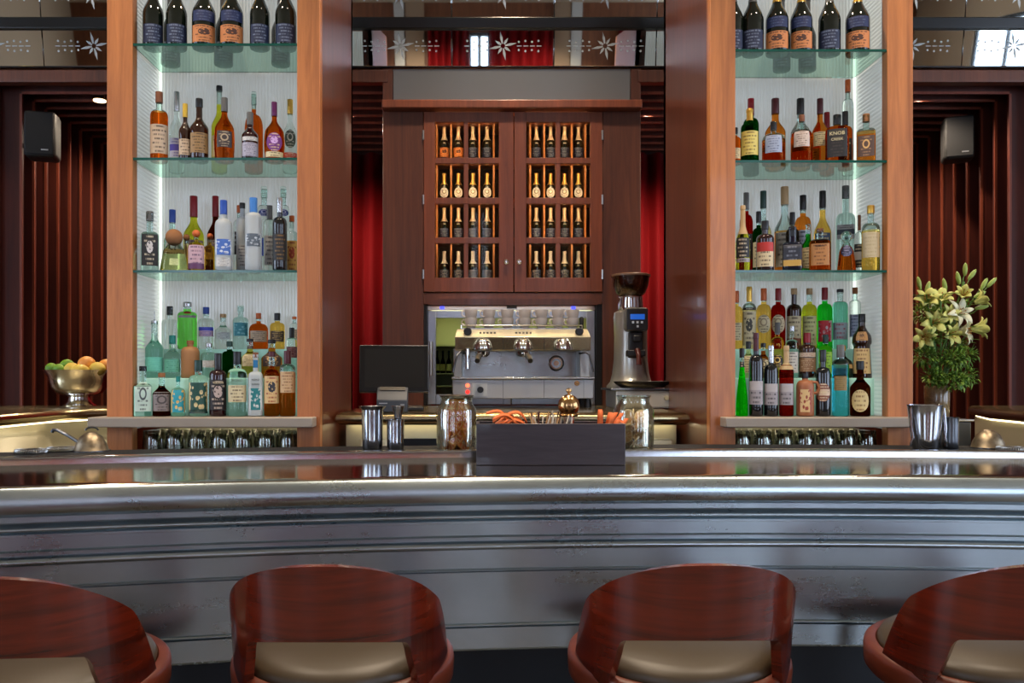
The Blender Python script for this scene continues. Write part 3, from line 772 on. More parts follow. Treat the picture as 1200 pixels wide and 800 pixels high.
def champagne(px, Y, z, wpx, style, label, H=None):
    lab = {'n': [(.03, .27, 62, lab_navy)], 'o': [(.03, .25, 66, lab_orange), (.30, .44, 60, neck_navy)]}[style]
    return bottle('champagne_bottle', 'bottle', label, px, Y, z, 0, wpx, 'champ', 'champ', None, lab, fill=1, group='champagne bottles on the top shelves', foil=('gold' if style == 'o' else 'grey', .66), H=H or .305)
zA, zB, zC = 2.67, 2.223, 1.783; zAr, zBr = 2.647, 2.213
r0, r1, r2 = 3.39, 3.475, 3.565
cl = 'on top shelf of left tower'
champagne(179.5, r0, zA, 24, 'n', 'navy-labelled champagne bottle at far left end '+cl)
champagne(207, r0, zA, 24, 'n', 'navy-labelled champagne bottle, second from the left '+cl)
champagne(239, r0, zA, 27, 'o', 'orange-labelled champagne bottle, left one of the pair '+cl)
champagne(271.5, r0, zA, 27, 'o', 'orange-labelled champagne bottle, right one of the pair '+cl)
champagne(304.5, r0, zA, 23, 'n', 'slim navy-labelled champagne bottle right of the orange pair '+cl)
champagne(335, r0, zA, 25, 'n', 'navy-labelled champagne bottle against the right post '+cl)
champagne(200, r2, zA, 22, 'n', 'champagne bottle half hidden behind the two leftmost ones '+cl)
champagne(262, r2, zA, 22, 'n', 'dark champagne bottle peeping out behind the orange pair '+cl)
champagne(329, r2, zA, 22, 'n', 'dark champagne bottle behind the two rightmost ones '+cl)
cr = 'on top shelf of right tower'
champagne(859, r0, zAr, 24, 'n', 'champagne bottle mostly hidden by the left post '+cr)
champagne(882, r0, zAr, 25, 'n', 'navy-labelled champagne bottle, leftmost fully visible '+cr)
champagne(910.5, r0, zAr, 26, 'o', 'orange-labelled champagne bottle, first of three '+cr)
champagne(939, r0, zAr, 25, 'o', 'orange-labelled champagne bottle, middle of three '+cr)
champagne(972, r0, zAr, 25, 'n', 'navy-labelled champagne bottle between two orange-labelled ones '+cr)
champagne(1005, r0, zAr, 27, 'o', 'orange-labelled champagne bottle at far right end '+cr)
champagne(916, r2, zAr, 20, 'n', 'dark champagne bottle behind the first orange-labelled one '+cr)
champagne(946, r2, zAr, 20, 'n', 'dark champagne bottle behind the middle orange-labelled one '+cr)

RY = {0: r0, 1: r1, 2: r2}
DY = {0: 3.372, 1: 3.467, 2: 3.565}; DZ = {0: 1.21, 1: 1.36, 2: 1.48}
def B(where, look, row, px, w, top, kind, g, cap, labels=(), **k):
    if where in ('left low', 'right low'): Y = DY[row]; z = DZ[row]
    else: Y = RY[row]; z = {'left second': zB, 'left third': zC, 'right second': zBr, 'right third': zC}[where]
    s, n = where.split(' '); n = 'bottom' if n == 'low' else n
    return bottle('liquor_bottle', 'bottle', '%s, on %s shelf of %s tower' % (look, n, s), px, Y, z, top, w, kind, g, cap, labels, group='bottles on %s shelf of %s tower' % (n, s), **k)
q = 'left second'
B(q, 'amber bottle with wood cap and big beige label', 0, 186.5, 20, 108, 'spirit', 'whisky', 'woodcap', [(.08, .50, 68, beige())], fill=.7)
B(q, 'clear bottle with silver cap and violet label', 2, 207, 17, 108, 'round', 'clear', 'silver', [(.16, .40, 60, LM((190, 190, 214), (80, 70, 170), (86, 76, 178), 'band'))], caph=.24)
B(q, 'small dark bottle with yellow wax neck', 0, 217, 14.5, 122, 'round', 'brownglass', 'yellow', [(.08, .36, 66, beige(5))], caph=.24)
B(q, 'brown bottle with dark cap and dull gold label', 0, 233.5, 21, 116, 'round', 'brownglass', 'black', [(.10, .42, 66, LM((150, 116, 70), (60, 40, 20)))], caph=.14)
B(q, 'tall yellow-green bottle with black and yellow top', 2, 257, 18, 101, 'round', 'yellowgreen', 'black', [(.15, .40, 60, creamL())], caph=.06, foil=None)
B(q, 'amber teardrop bottle with silver neck and dark label', 0, 263, 22, 115, 'cognac', 'whisky', 'grey', [(.18, .44, 46, LM((52, 40, 38), (170, 150, 120), style='ring'))], caph=.22)
B(q, 'dark bottle with grey foil and lavender-grey labels', 0, 293, 19, 132, 'round', 'gloss_ruby', 'grey', [(.06, .34, 66, LM((168, 164, 178), (70, 66, 84))), (.38, .46, 62, whiteL(n=2))], caph=.26)
B(q, 'broad amber carafe with glass stopper', 2, 297.5, 21, 108, 'squat', 'whisky', 'clear', [], caph=.16)
B(q, 'bulbous amber bottle with purple cap and violet emblem', 0, 321.5, 22, 120, 'bulb', 'whisky', 'purple', [(.12, .44, 46, LM((106, 42, 120), (220, 190, 140), (196, 160, 210), 'emblem'), 'oval'), (.03, .12, 60, creamL(n=2))], caph=.24)
B(q, 'clear bottle with gold crown stopper and green medallion', 2, 340, 17, 117, 'round', 'clear', 'gold', [(.30, .56, 46, LM((58, 74, 64), (190, 190, 180), style='ring'), 'oval'), (.10, .24, 62, LM((186, 60, 44), (226, 214, 200)))], caph=.2)
q = 'left third'
B(q, 'square clear bottle with grey block cap and black label', 0, 175.5, 20, 248, 'squareshort', 'aqua', 'grey', [(.08, .60, 44, blackL('emblem', (206, 200, 196)))], caph=.16, fill=.6)
B(q, 'clear bottle with square blue cap and round white label', 1, 202, 19, 246, 'round', 'aqua', 'blue', [(.26, .52, 50, whiteL('ring', (120, 120, 120)), 'oval')], caph=.2)
B(q, 'squat trapezoid tequila bottle with round cork ball', 0, 204, 32, 270, 'taper', 'pale', 'cork', [(.12, .28, 20, LM((190, 200, 140), (96, 110, 60)))], capball=True, fill=.52)
B(q, 'pale squat bottle with reddish cork behind the cork-ball one', 1, 218.5, 12, 275, 'round', 'pale', 'cork', [], capball=True)
B(q, 'yellow-green round bottle with red capsule, leftmost of two', 2, 227, 23, 230, 'round', 'yellowgreen', 'red', [(.22, .44, 62, LM((186, 160, 150), (90, 50, 120), (98, 54, 130), 'emblem'))], caph=.26)
B(q, 'small golden bottle with large ornate violet label', 0, 230, 20, 270, 'squat', 'gold', 'orange', [(.04, .62, 62, LM((196, 160, 168), (70, 40, 80), (94, 50, 90), 'foot', 6))], caph=.14, capball=True)
B(q, 'brown bottle with red capsule and violet label', 2, 252.5, 19, 230, 'round', 'brown', 'red', [(.2, .44, 62, LM((200, 168, 130), (90, 50, 120), (120, 60, 130), 'emblem'))], caph=.26)
B(q, 'little yellow bottle with orange cork', 1, 246, 15, 274, 'squat', 'gold', 'orange', [], capball=True)
B(q, 'frosted white bottle with blue cap and blue bird label', 0, 262, 20, 235, 'spirit', 'frost', 'blue', [(.22, .44, 62, LM((204, 212, 222), (60, 96, 170), (66, 104, 180), 'mosaic', 4)), (.06, .18, 56, whiteL())], caph=.2)
B(q, 'clear bottle with orange cap and black streaked decoration', 2, 281, 15, 241, 'tall', 'clear', 'orange', [(.3, .62, 60, LM((200, 204, 200), (20, 20, 20), (20, 20, 20), 'mosaic'))], caph=.1)
B(q, 'white bottle with black swing stopper', 1, 284, 14, 238, 'tall', 'frost', 'black', [(.1, .4, 56, whiteL())], caph=.08)
B(q, 'tall frosted bottle with blue stopper and tree motif', 0, 297, 19.5, 232, 'tall', 'frost', 'bluegrey', [(.33, .50, 62, LM((190, 198, 204), (70, 80, 90), (84, 94, 104), 'mosaic', 3))], caph=.3, fill=.7)
B(q, 'tall clear bottle with blue medallion and blue base', 2, 309.5, 16, 219, 'tall', 'clear', 'clear', [(.66, .74, 50, LM((34, 50, 120), (200, 200, 220), style='ring'), 'oval'), (.22, .42, 64, LM((40, 84, 210), (60, 110, 230)))], caph=.12)
B(q, 'clear bottle with brown-grey cap and white label', 1, 316, 14, 241, 'tall', 'clear', 'grey', [(.12, .55, 58, whiteL())], caph=.2)
B(q, 'slim black bottle with silver neck foil', 0, 328, 17, 232, 'spirit', 'black', None, [(.14, .5, 60, LM((24, 22, 20), (120, 90, 50)))], foil=('silver', .8))
B(q, 'tall clear bottle with blue medallion behind the black one', 2, 332, 15, 219, 'tall', 'clear', 'clear', [(.66, .74, 50, LM((34, 50, 120), (200, 200, 220), style='ring'), 'oval')], caph=.12)
B(q, 'copper-capped clear bottle with yellow label by the post', 1, 342, 14, 253, 'spirit', 'clear', 'orange', [(.04, .56, 62, LM((216, 168, 84), (150, 60, 40), (170, 60, 40), 'emblem'))], caph=.1)
q = 'left low'
B(q, 'clear square-shouldered gin bottle with dark cap and white label', 0, 167.5, 20, 429, 'squareshort', 'aqua', 'black', [(.1, .68, 44, LM((186, 208, 196), (60, 70, 70), (70, 80, 84), 'ring'))], caph=.1, fill=.6)
B(q, 'short brown apothecary bottle with cork and grey label', 0, 189.5, 20.5, 437, 'round', 'brown', 'cork', [(.12, .56, 64, LM((128, 116, 112), (54, 48, 48), (70, 62, 62), 'ring'))], caph=.1, fill=.7)
B(q, 'stubby clear bottle with teal label', 0, 208.7, 17, 441, 'squat', 'aqua', 'teal', [(.1, .66, 60, LM((214, 180, 100), (150, 200, 200), (40, 150, 166), 'mosaic', 4))], caph=.14)
B(q, 'clear bottle with dark green cap and green label', 0, 232.5, 22.5, 422, 'spirit', 'clear', 'dkgreen', [(.09, .60, 64, LM((206, 184, 130), (160, 150, 110), (24, 70, 58), 'mosaic', 5)), (.05, .12, 64, LM((18, 56, 46), (120, 130, 110)))], caph=.2)
B(q, 'dark red bottle with black cap and ornate black label', 0, 255.5, 20, 414, 'spirit', 'gloss_ruby', 'black', [(.1, .58, 64, LM((30, 22, 22), (190, 170, 150), (180, 160, 150), 'emblem'))], caph=.26, text=[('VULSON', .011, .53, INKW)])
B(q, 'clear round-shouldered bottle with black cap and cream label', 0, 278, 22.5, 412, 'spirit', 'clear', 'black', [(.22, .48, 62, creamL(n=5))], caph=.2, text=[('FORD', .017, .55, INK)])
B(q, 'narrow square bottle with white label and blue neck', 0, 299.5, 17, 413, 'square', 'frost', 'woodcap', [(.10, .44, 40, LM((196, 202, 198), (30, 110, 110), (30, 116, 120), 'mosaic', 5)), (.76, .88, 44, LM((30, 110, 160), (30, 110, 160)))], caph=.08, text=[('KOKO', .010, .57, INK), ('KANU', .010, .50, INK)])
B(q, 'amber bottle with cream label and black round stamp', 0, 318.5, 18, 412, 'spirit', 'whisky', 'maroon', [(.2, .62, 64, LM((206, 172, 116), (140, 40, 30), (40, 40, 48), 'emblem'))], caph=.08)
B(q, 'amber bottle with maroon cap and plain beige label', 0, 337, 18.5, 411, 'tall', 'whisky', 'maroon', [(.36, .68, 62, LM((196, 160, 116), (120, 80, 50)))], caph=.2, fill=.66)
B(q, 'clear bottle with pouring spout and mint label', 1, 181, 21, 376, 'round', 'aqua', None, [(.12, .36, 64, LM((110, 200, 176), (90, 180, 160)))], pourer=True)
B(q, 'clear bottle with teal cap and mint label', 1, 202, 19, 393, 'round', 'clear', 'teal', [(.14, .44, 64, LM((108, 186, 160), (60, 140, 120)))], caph=.2)
B(q, 'tan stoneware bottle with cork', 1, 223, 21, 399, 'crock', 'tan', 'cork', [], caph=.1)
B(q, 'plain clear bottle behind the green-labelled one', 1, 245, 18, 402, 'spirit', 'clear', 'silver', [(.3, .5, 60, whiteL())], caph=.12)
B(q, 'dark green bottle behind the black-labelled one', 1, 269, 17, 400, 'spirit', 'dkgreen', 'dkgreen', [], caph=.14)
B(q, 'pale gold bottle with dark neck label', 1, 293, 20, 397, 'round', 'gold', 'black', [(.3, .6, 60, creamL()), (.74, .82, 60, blackL())], caph=.08)
B(q, 'broad round copper-coloured bottle', 1, 318.5, 24, 398, 'round', 'amber', 'black', [(.3, .62, 56, LM((60, 40, 34), (190, 150, 90), style='ring'))], caph=.1)
B(q, 'clear bottle with black cap and wine-red label', 1, 342, 13, 384, 'tall', 'clear', 'black', [(.4, .62, 60, LM((74, 20, 30), (150, 110, 100)))], caph=.2)
B(q, 'tall clear faceted bottle with wide black cap', 2, 199, 18, 359, 'square', 'clear', 'black', [], caph=.2)
B(q, 'bright green gin bottle with red seal and silver cap', 2, 219.5, 22, 354, 'tall', 'tanq', 'silver', [(.66, .71, 62, greyL(n=2)), (.74, .80, 26, LM((150, 50, 30), (90, 30, 20)), 'oval')], caph=.1, fill=.85)
B(q, 'clear bottle with blue and brown cap', 2, 241.5, 18, 360, 'spirit', 'clear', 'blue', [(.3, .52, 62, LM((200, 170, 190), (60, 70, 180), (66, 76, 190), 'top'))], caph=.16)
B(q, 'clear bottle with tan cap and printed front', 2, 261.5, 19, 368, 'round', 'clear', 'tan', [(.28, .48, 50, LM((196, 206, 202), (50, 60, 60)))], caph=.1)
B(q, 'tall clear bottle with teal flower label', 2, 282, 18, 358, 'spirit', 'aqua', 'clear', [(.3, .6, 60, LM((120, 186, 190), (40, 110, 120), (50, 130, 140), 'mosaic', 4))], caph=.14)
B(q, 'broad dark amber bottle with orange and white cap', 2, 303, 22, 367, 'squat', 'whisky', 'orange', [(.2, .5, 56, beige())], caph=.16)
B(q, 'whisky bottle with long black cap and gold label', 2, 325, 17, 367, 'spirit', 'gold', 'black', [(.2, .5, 60, LM((70, 50, 30), (210, 170, 90)))], caph=.2)
B(q, 'narrow clear bottle with orange top beside the right post', 2, 345, 11, 371, 'tall', 'clear', 'orange', [(.2, .6, 60, beige())], caph=.08)

q = 'right second'
B(q, 'amber bottle mostly hidden by the left post', 0, 862, 12, 150, 'spirit', 'whisky', 'black', [(.1, .4, 60, creamL())])
B(q, 'green scotch bottle with gold top and yellow label', 0, 878.5, 20, 128, 'spirit', 'dkgreen', None, [(.12, .56, 66, LM((206, 186, 96), (90, 70, 30)))], foil=('gold', .78))
B(q, 'dark green bottle with red cap', 2, 880, 18, 116, 'spirit', 'dkgreen', 'red', [(.2, .5, 60, creamL())], caph=.22)
B(q, 'squat round amber bottle with silver-blue label', 0, 906.5, 26, 143, 'squat', 'whisky', 'black', [(.2, .62, 44, LM((150, 160, 180), (80, 86, 110)))], caph=.2, fill=.55)
B(q, 'broad amber bottle with maroon cap', 1, 908.5, 23, 116, 'round', 'amber', 'maroon', [(.2, .45, 60, creamL())], caph=.22)
B(q, 'amber bottle with brown cap and white label', 0, 939.5, 24, 135, 'squat', 'whisky', 'woodcap', [(.3, .62, 44, LM((196, 176, 160), (90, 66, 60)))], caph=.14, fill=.62)
B(q, 'clear-necked bottle with tall black cap', 1, 938, 22, 116, 'round', 'amber', 'black', [(.2, .4, 60, whiteL())], caph=.22, fill=.45)
B(q, 'amber bottle with slim maroon cap', 1, 961, 18, 116, 'round', 'amber', 'maroon', [(.3, .5, 50, creamL())], caph=.22)
B(q, 'bourbon bottle dipped in red wax', 2, 969, 16, 132, 'spirit', 'whisky', 'red', [(.1, .4, 60, beige())], caph=.28)
B(q, 'wide flat bourbon bottle with big black label', 0, 981, 26, 135, 'flat', 'whisky', 'black', [(.08, .66, 44, LM((26, 22, 20), (60, 50, 44), n=9))], caph=.2, text=[('KNOB', .020, .56, INKW), ('CREEK', .015, .44, INKW)])
B(q, 'dark amber bottle with black cap behind the flat bourbon', 1, 990.5, 16, 131, 'spirit', 'whisky', 'black', [(.1, .5, 60, blackL())], caph=.24)
B(q, 'very tall slim clear bottle with copper cap', 2, 993.5, 13, 94, 'tall', 'clear', 'orange', [(.1, .3, 60, beige())], caph=.13)
B(q, 'square amber bottle with cork and gold ring label', 0, 1015, 20.5, 134, 'square', 'amber', 'cork', [(.1, .52, 42, LM((90, 66, 56), (170, 130, 90), (226, 180, 110), 'ring'))], caph=.16, fill=.62)
q = 'right third'
B(q, 'champagne-shaped bottle with pale foil and black label', 0, 870.5, 16.5, 241, 'champ', 'yellowgreen', None, [(.2, .5, 64, blackL(n=5)), (.13, .19, 64, greyL(n=1))], foil=('tan', .56), fill=.9)
B(q, 'bottle with grey cap behind the champagne-shaped one', 2, 874.5, 15, 226, 'spirit', 'red', 'grey', [(.2, .5, 60, blackL())], caph=.2)
B(q, 'pale green bottle with dark green cap', 2, 894.5, 18, 224, 'round', 'pale', 'dkgreen', [(.2, .45, 60, creamL())], caph=.2, fill=.6)
B(q, 'small bottle with black cap and green glass', 1, 889, 14, 248, 'spirit', 'dkgreen', 'black', [(.1, .5, 60, creamL())], caph=.18)
B(q, 'dark bottle with cream label and red script', 0, 896.5, 20, 259, 'spirit', 'gloss_ruby', 'black', [(.08, .56, 64, LM((206, 186, 146), (60, 40, 30), (176, 40, 30), 'top', 6))], caph=.18)
B(q, 'clear-shouldered whisky bottle with tan cap and stag badge', 2, 919.5, 23, 219, 'round', 'amber', 'tan', [(.10, .48, 60, LM((196, 188, 170), (80, 70, 60)))], caph=.2, fill=.5)
B(q, 'slim bottle with navy cap behind the blue-black one', 1, 928.5, 15, 249, 'spirit', 'smoke', 'black', [(.2, .5, 60, greyL())], caph=.2)
B(q, 'blue-black square bottle with gold dot on label', 0, 928.5, 22, 266, 'squareshort', 'navyglass', 'black', [(.1, .66, 44, LM((34, 38, 50), (120, 124, 136), (190, 150, 70), 'foot', 6))], caph=.22)
B(q, 'whisky bottle with black cap and slanted silver label', 2, 941, 18, 229, 'spirit', 'amber', 'black', [(.2, .56, 62, LM((176, 176, 184), (60, 60, 70)))], caph=.18)
B(q, 'green bottle with beige label', 1, 947, 16, 261, 'round', 'green', None, [(.1, .5, 62, creamL())])
B(q, 'golden whisky bottle with glossy black cap', 2, 964, 19, 224, 'round', 'gold', 'black', [(.2, .5, 60, LM((70, 84, 110), (220, 200, 150)))], caph=.2)
B(q, 'flat amber flask bottle with brown paper label', 0, 961, 24, 268, 'flat', 'whisky', 'woodcap', [(.12, .62, 44, LM((176, 120, 66), (90, 50, 24), n=6))], caph=.08, fill=.7, text=[('RESERVE', .009, .56, INK)])
B(q, 'tall pale-blue square bottle with slanted label', 2, 991, 21, 218, 'square', 'aqua', 'grey', [(.40, .56, 44, LM((150, 150, 146), (60, 60, 60), (40, 50, 60), 'band'))], caph=.14, fill=.9)
B(q, 'flared amber decanter with blue-black medallion', 0, 992, 21, 272, 'taper', 'whisky', 'clear', [(.36, .66, 50, LM((30, 32, 60), (150, 150, 190)), 'oval')], capball=True, fill=.62)
B(q, 'small bottle with broad brown wood cap', 1, 1007, 12, 252, 'squat', 'clear', 'woodcap', [(.1, .5, 60, blackL('band', (190, 180, 170)))], caph=.26)
B(q, 'pale gold bottle with large beige label', 0, 1020.5, 20, 241, 'spirit', 'gold', 'gold', [(.2, .58, 62, LM((196, 178, 140), (180, 160, 120)))], caph=.12, fill=.62)
q = 'right low'
B(q, 'neon green liqueur bottle with black cap', 0, 869.5, 14, 408, 'cone', 'neon', 'black', [(.72, .80, 60, blackL(n=2))], caph=.14, fill=.78)
B(q, 'dark wine bottle with red capsule and grey label', 0, 886, 16.5, 390, 'wine', 'black', None, [(.14, .42, 64, greyL('top', (176, 168, 166), 5))], foil=('maroon', .78))
B(q, 'dark wine bottle with silver capsule and grey label', 0, 903.5, 16.5, 405, 'wine', 'black', None, [(.16, .46, 64, greyL('top', (176, 168, 166), 5))], foil=('silver', .76))
B(q, 'rose-red wine bottle with tan neck and grey label', 0, 921.5, 16.5, 405, 'wine', 'red', None, [(.16, .46, 64, greyL('top', (176, 168, 166), 5))], foil=('tan', .66))
t_ = B(q, 'brown stoneware jug with handle and black stopper', 0, 943.5, 20, 437, 'crock', 'terracotta', 'black', [(.1, .62, 40, LM((150, 60, 46), (120, 60, 40), (206, 172, 118), 'mosaic', 5))], caph=.12)
MB().tube([(.028, 0, .09), (.046, 0, .092), (.052, 0, .112), (.044, 0, .132), (.02, 0, .136)], .006, 8).build('handle', OPAQUE['terracotta'], t_)
B(q, 'black cream-liqueur bottle with oval brown label', 0, 964.5, 17, 410, 'wine', 'black', 'black', [(.22, .5, 60, LM((120, 66, 44), (220, 200, 170), (206, 180, 150), 'band'), 'oval')], caph=.18, text=[('BAILEYS', .008, .36, INKW)])
B(q, 'turquoise gin bottle with steel cap and gold plaque', 0, 985, 19, 404, 'tall', 'blueaqua', 'grey', [(.36, .56, 44, LM((140, 116, 66), (90, 70, 40)))], caph=.18, fill=.72)
B(q, 'bulbous brown liqueur bottle with arched cream label', 0, 1008, 22.5, 423, 'round', 'brown', 'black', [(.08, .48, 52, LM((206, 184, 128), (120, 80, 40), n=5), 'oval')], caph=.16, fill=.9)
B(q, 'pale bottle with black cap behind the neon green one', 1, 877, 15, 400, 'round', 'pale', 'black', [(.15, .6, 60, creamL())], caph=.2)
B(q, 'amber bottle with oval cream label behind the wine bottles', 1, 894.5, 15, 402, 'round', 'whisky', 'black', [(.15, .55, 60, creamL('ring'), 'oval')], caph=.12)
B(q, 'gold bottle with grey cap and round black emblem', 1, 911, 14.5, 378, 'spirit', 'gold', 'grey', [(.18, .42, 56, LM((40, 30, 24), (220, 190, 110), style='ring'), 'oval')], caph=.2)
B(q, 'clear bottle with plain white label behind the rose-red one', 1, 928, 15, 382, 'spirit', 'clear', 'silver', [(.1, .5, 62, whiteL())], caph=.1)
B(q, 'dark brown bottle with red wax cap and tan label', 1, 946, 20, 390, 'spirit', 'brownglass', 'red', [(.14, .44, 62, LM((140, 104, 74), (206, 180, 150))), (.46, .56, 60, LM((206, 190, 170), (120, 40, 40)))], caph=.22)
B(q, 'bottle with lime green label', 1, 967.5, 15, 392, 'spirit', 'lime', 'dkgreen', [(.1, .6, 62, LM((140, 190, 60), (50, 90, 30)))], caph=.2)
B(q, 'round smoky bottle with gold belt', 1, 988, 20, 405, 'bulb', 'smoke', 'gold', [(.3, .42, 64, LM((176, 140, 80), (90, 70, 40)))], caph=.16)
t_ = B(q, 'brown friar-shaped liqueur bottle with cream label', 1, 1010, 22, 368, 'monk', 'brownglass', 'black', [(.07, .46, 60, LM((206, 178, 122), (110, 70, 40), n=6)), (.58, .72, 36, LM((176, 134, 84), (90, 60, 40), style='emblem', n=4))], caph=.13)
B(q, 'gold bottle half hidden by the left post', 2, 863, 14, 341, 'spirit', 'gold', 'orange', [(.15, .45, 60, creamL())], caph=.2)
B(q, 'bottle with gold capsule and cream label with dark seal', 2, 878, 16.5, 336, 'wine', 'pale', None, [(.06, .60, 62, creamL('emblem', (60, 56, 50))), (.62, .66, 62, blackL(n=1))], foil=('gold', .76), fill=.66)
B(q, 'golden bottle with orange cap and round pale label', 2, 895, 16.5, 338, 'wine', 'gold', 'orange', [(.26, .56, 58, creamL('ring', (150, 130, 100)), 'oval')], caph=.2)
B(q, 'dark red bottle with red cap and round pale label', 2, 912, 16.5, 338, 'wine', 'red', 'red', [(.26, .56, 58, creamL('ring', (150, 130, 100)), 'oval')], caph=.2)
B(q, 'dark bottle with tan cap and large cream label', 2, 930.5, 17, 338, 'wine', 'brownglass', 'tan', [(.06, .54, 62, creamL('foot', (150, 80, 50)))], caph=.1)
B(q, 'yellow-green bottle with tan cap and large cream label', 2, 948.5, 17, 338, 'wine', 'yellowgreen', 'tan', [(.06, .54, 62, LM((196, 196, 130), (80, 80, 40)))], caph=.1)
B(q, 'green bottle with red cap and red-and-white label', 2, 966.5, 17, 337, 'spirit', 'green', 'red', [(.12, .46, 60, LM((196, 180, 180), (170, 30, 40), (186, 34, 44), 'mosaic', 3))], caph=.2)
B(q, 'tall aqua bottle with black top and grey label', 2, 984.5, 17, 339, 'tall', 'mint', 'black', [(.16, .44, 62, LM((150, 166, 166), (150, 40, 60), n=4))], caph=.05)
B(q, 'slim clear bottle with cork beside the corner light', 2, 1002, 13, 337, 'tall', 'clear', 'cork', [(.2, .56, 60, LM((150, 160, 180), (40, 50, 80)))], caph=.1)

# small champagne bottles in the wine cabinet
first = {}
for j, (y0, y1) in enumerate(rows_y):
    zb = Z(y1+2, FY+.17)
    for d, pxs in (('left', (520.6, 537.2, 554.2, 570.8)), ('right', (628.5, 645.2, 661.5, 677.8))):
        for i, px in enumerate(pxs):
            Y = FY+.17

            style = 'orange' if (j == 0 and d == 'left' and i < 2) else ('white' if j == 1 else ('pale' if j == 3 else 'navy'))

            lookw = {'orange': 'orange-labelled', 'white': 'gold-necked white-labelled', 'navy': 'silver-necked dark', 'pale': 'pale-necked dark'}[style]
            lab = '%s champagne bottle, %s from left behind %s cabinet door, %s row' % (lookw, ORD[i], d, ('top', 'second', 'third', 'bottom')[j])
            H = (.196, .150, .178, .160)[j]
            key = (style, round(H, 3))
            x = X(px, Y); loc = (x, Y, zb+.0006); rz = -math.atan2(x, Y)
            if key not in first:
                lbs = {'orange': [(.06, .34, 64, lab_orange)], 'white': [(.06, .44, 50, whiteL('ring', (120, 110, 90)), 'oval')], 'navy': [(.06, .34, 62, lab_navy)], 'pale': [(.06, .34, 62, LM((60, 70, 90), (190, 190, 190)))]}[style]
                o = bottle('champagne_bottle', 'bottle', lab, px, Y, zb, 0, 12.2, 'champ', 'champ', None, lbs, fill=1, foil=({'white': 'goldfoil', 'orange': 'palefoil', 'navy': 'palefoil', 'pale': 'white'}[style], .56), H=H, group='small champagne bottles in the wine cabinet')
                first[key] = o; o.location = loc; o.rotation_euler = (0, 0, rz)
            else:
                o = dup(first[key], loc, rz, lab)

# ---------------------------------------------------------------- glass-fronted fridge behind the coffee machine
FZ0, FZ1 = CT+.001, CZp(357)-.001
fr = thing('bottle_fridge', 'steel glass-fronted fridge lit yellow-green behind the coffee machine', 'fridge', (0, 0, 0))
fx0, fx1 = CXp(500.5), CXp(698.5)
f0 = FY+.03
for a, b in ((CXp(496.6), fx0), (fx1, CXp(705.4))): MB().box(a, b, FY, FY+.06, FZ0, FZ1).build('black_surround', BLACK, fr)
MB().box(fx0, fx1, f0, f0+.03, CZp(363), FZ1).build('top_trim', STEEL, fr, bevel=.003)
MB().box(CXp(594), CXp(606), f0-.003, f0, CZp(361), FZ1-.003).build('vent', BLACK, fr)
for px in (518, 672.5): MB().box(CXp(px-2.5), CXp(px+2.5), f0-.004, f0, CZp(361.5), CZp(358.5)).build('status_light', P('blue_led', (60, 70, 255), .4, emit=(50, 60, 255), es=3), fr)
m = MB(); m.box(fx0, fx1, f0+.30, f0+.32, FZ0, CZp(363)).box(fx0, fx0+.01, f0+.03, f0+.3, FZ0, CZp(363)).box(fx1-.01, fx1, f0+.03, f0+.3, FZ0, CZp(363))
m.build('cabinet_shell', P('fridge_liner', (212, 212, 160), .5), fr)
MB().box(fx0+.02, fx1-.02, f0+.04, f0+.10, CZp(366), CZp(364)).build('lamp', P('fridge_lamp', (240, 255, 190), .4, emit=(240, 240, 186), es=7), fr)
for py in (404, 437, 452): MB().box(fx0+.01, fx1-.01, f0+.06, f0+.3, CZp(py)-.006, CZp(py)).build('rack', P('fridge_rack', (170, 180, 120), .4, .3), fr)
for a, b, oa, ob in ((501, 599, 510.5, 590), (600, 698, 610, 688)):
    d = MB(); y0, y1 = f0, f0+.025
    zt, zb = CZp(363.5), FZ0+.002
    d.box(CXp(a), CXp(oa), y0, y1, zb, zt).box(CXp(ob), CXp(b), y0, y1, zb, zt).box(CXp(oa), CXp(ob), y0, y1, CZp(372), zt).box(CXp(oa), CXp(ob), y0, y1, zb, CZp(462))
    dd = d.build('door', P('fridge_door_steel', (168, 178, 192), .3, .85), fr, bevel=.002)
    MB().box(CXp(oa), CXp(ob), y0+.01, y0+.014, CZp(462), CZp(372)).build('door_pane', PANE, dd, smooth=0)
MB().tube([(CXp(505), f0-.03, CZp(400)), (CXp(505), f0-.03, CZp(440))], .009, 10).build('handle', STEEL, fr)
ft = None
for i, px in enumerate((512.5, 519, 526)):
    x = X(px, f0+.12); loc = (x, f0+.12, CZp(437)+.001)
    lab = 'green bottle standing in the lit fridge, %s from the left' % ORD[i]
    if ft is None: ft = bottle('beer_bottle', 'bottle', lab, px, f0+.12, CZp(437)+.001, 0, 6.2, 'champ', 'dkgreen', 'green' if False else 'dkgreen', [(.1, .4, 60, LM((196, 200, 110), (60, 90, 40)))], fill=1, H=.125, group='green bottles in the fridge')
    else: dup(ft, loc, 0, lab)

# ---------------------------------------------------------------- espresso machine
em = thing('espresso_machine', 'three-group steel espresso machine with cups on top', 'coffee machine', (0, 0, 0))
EY = 4.17                                    # front of the lower box
def ex(px, Y=EY): return X(px, Y)
def ez(py, Y=EY): return Z(py, Y)
IVORY = P('machine_ivory', (210, 202, 176), .28, .4); MST = P('machine_steel', (178, 180, 178), .25, .95); MGREY = P('machine_grey', (178, 178, 176), .35, .3)
x0, x1 = ex(530), ex(696)
MB().box(x0, x1, EY, EY+.36, CT+.045, ez(444)).build('lower_body', MGREY, em, bevel=.005)
MB().box(x0-.003, x1+.003, EY-.02, EY+.2, ez(444), ez(441.5)).build('drip_tray', MST, em, bevel=.003)
for px in (589.5, 637.5, 684): MB().box(ex(px)-.0008, ex(px)+.0008, EY-.001, EY+.002, CT+.047, ez(445)).build('panel_joint', BLACK, em)
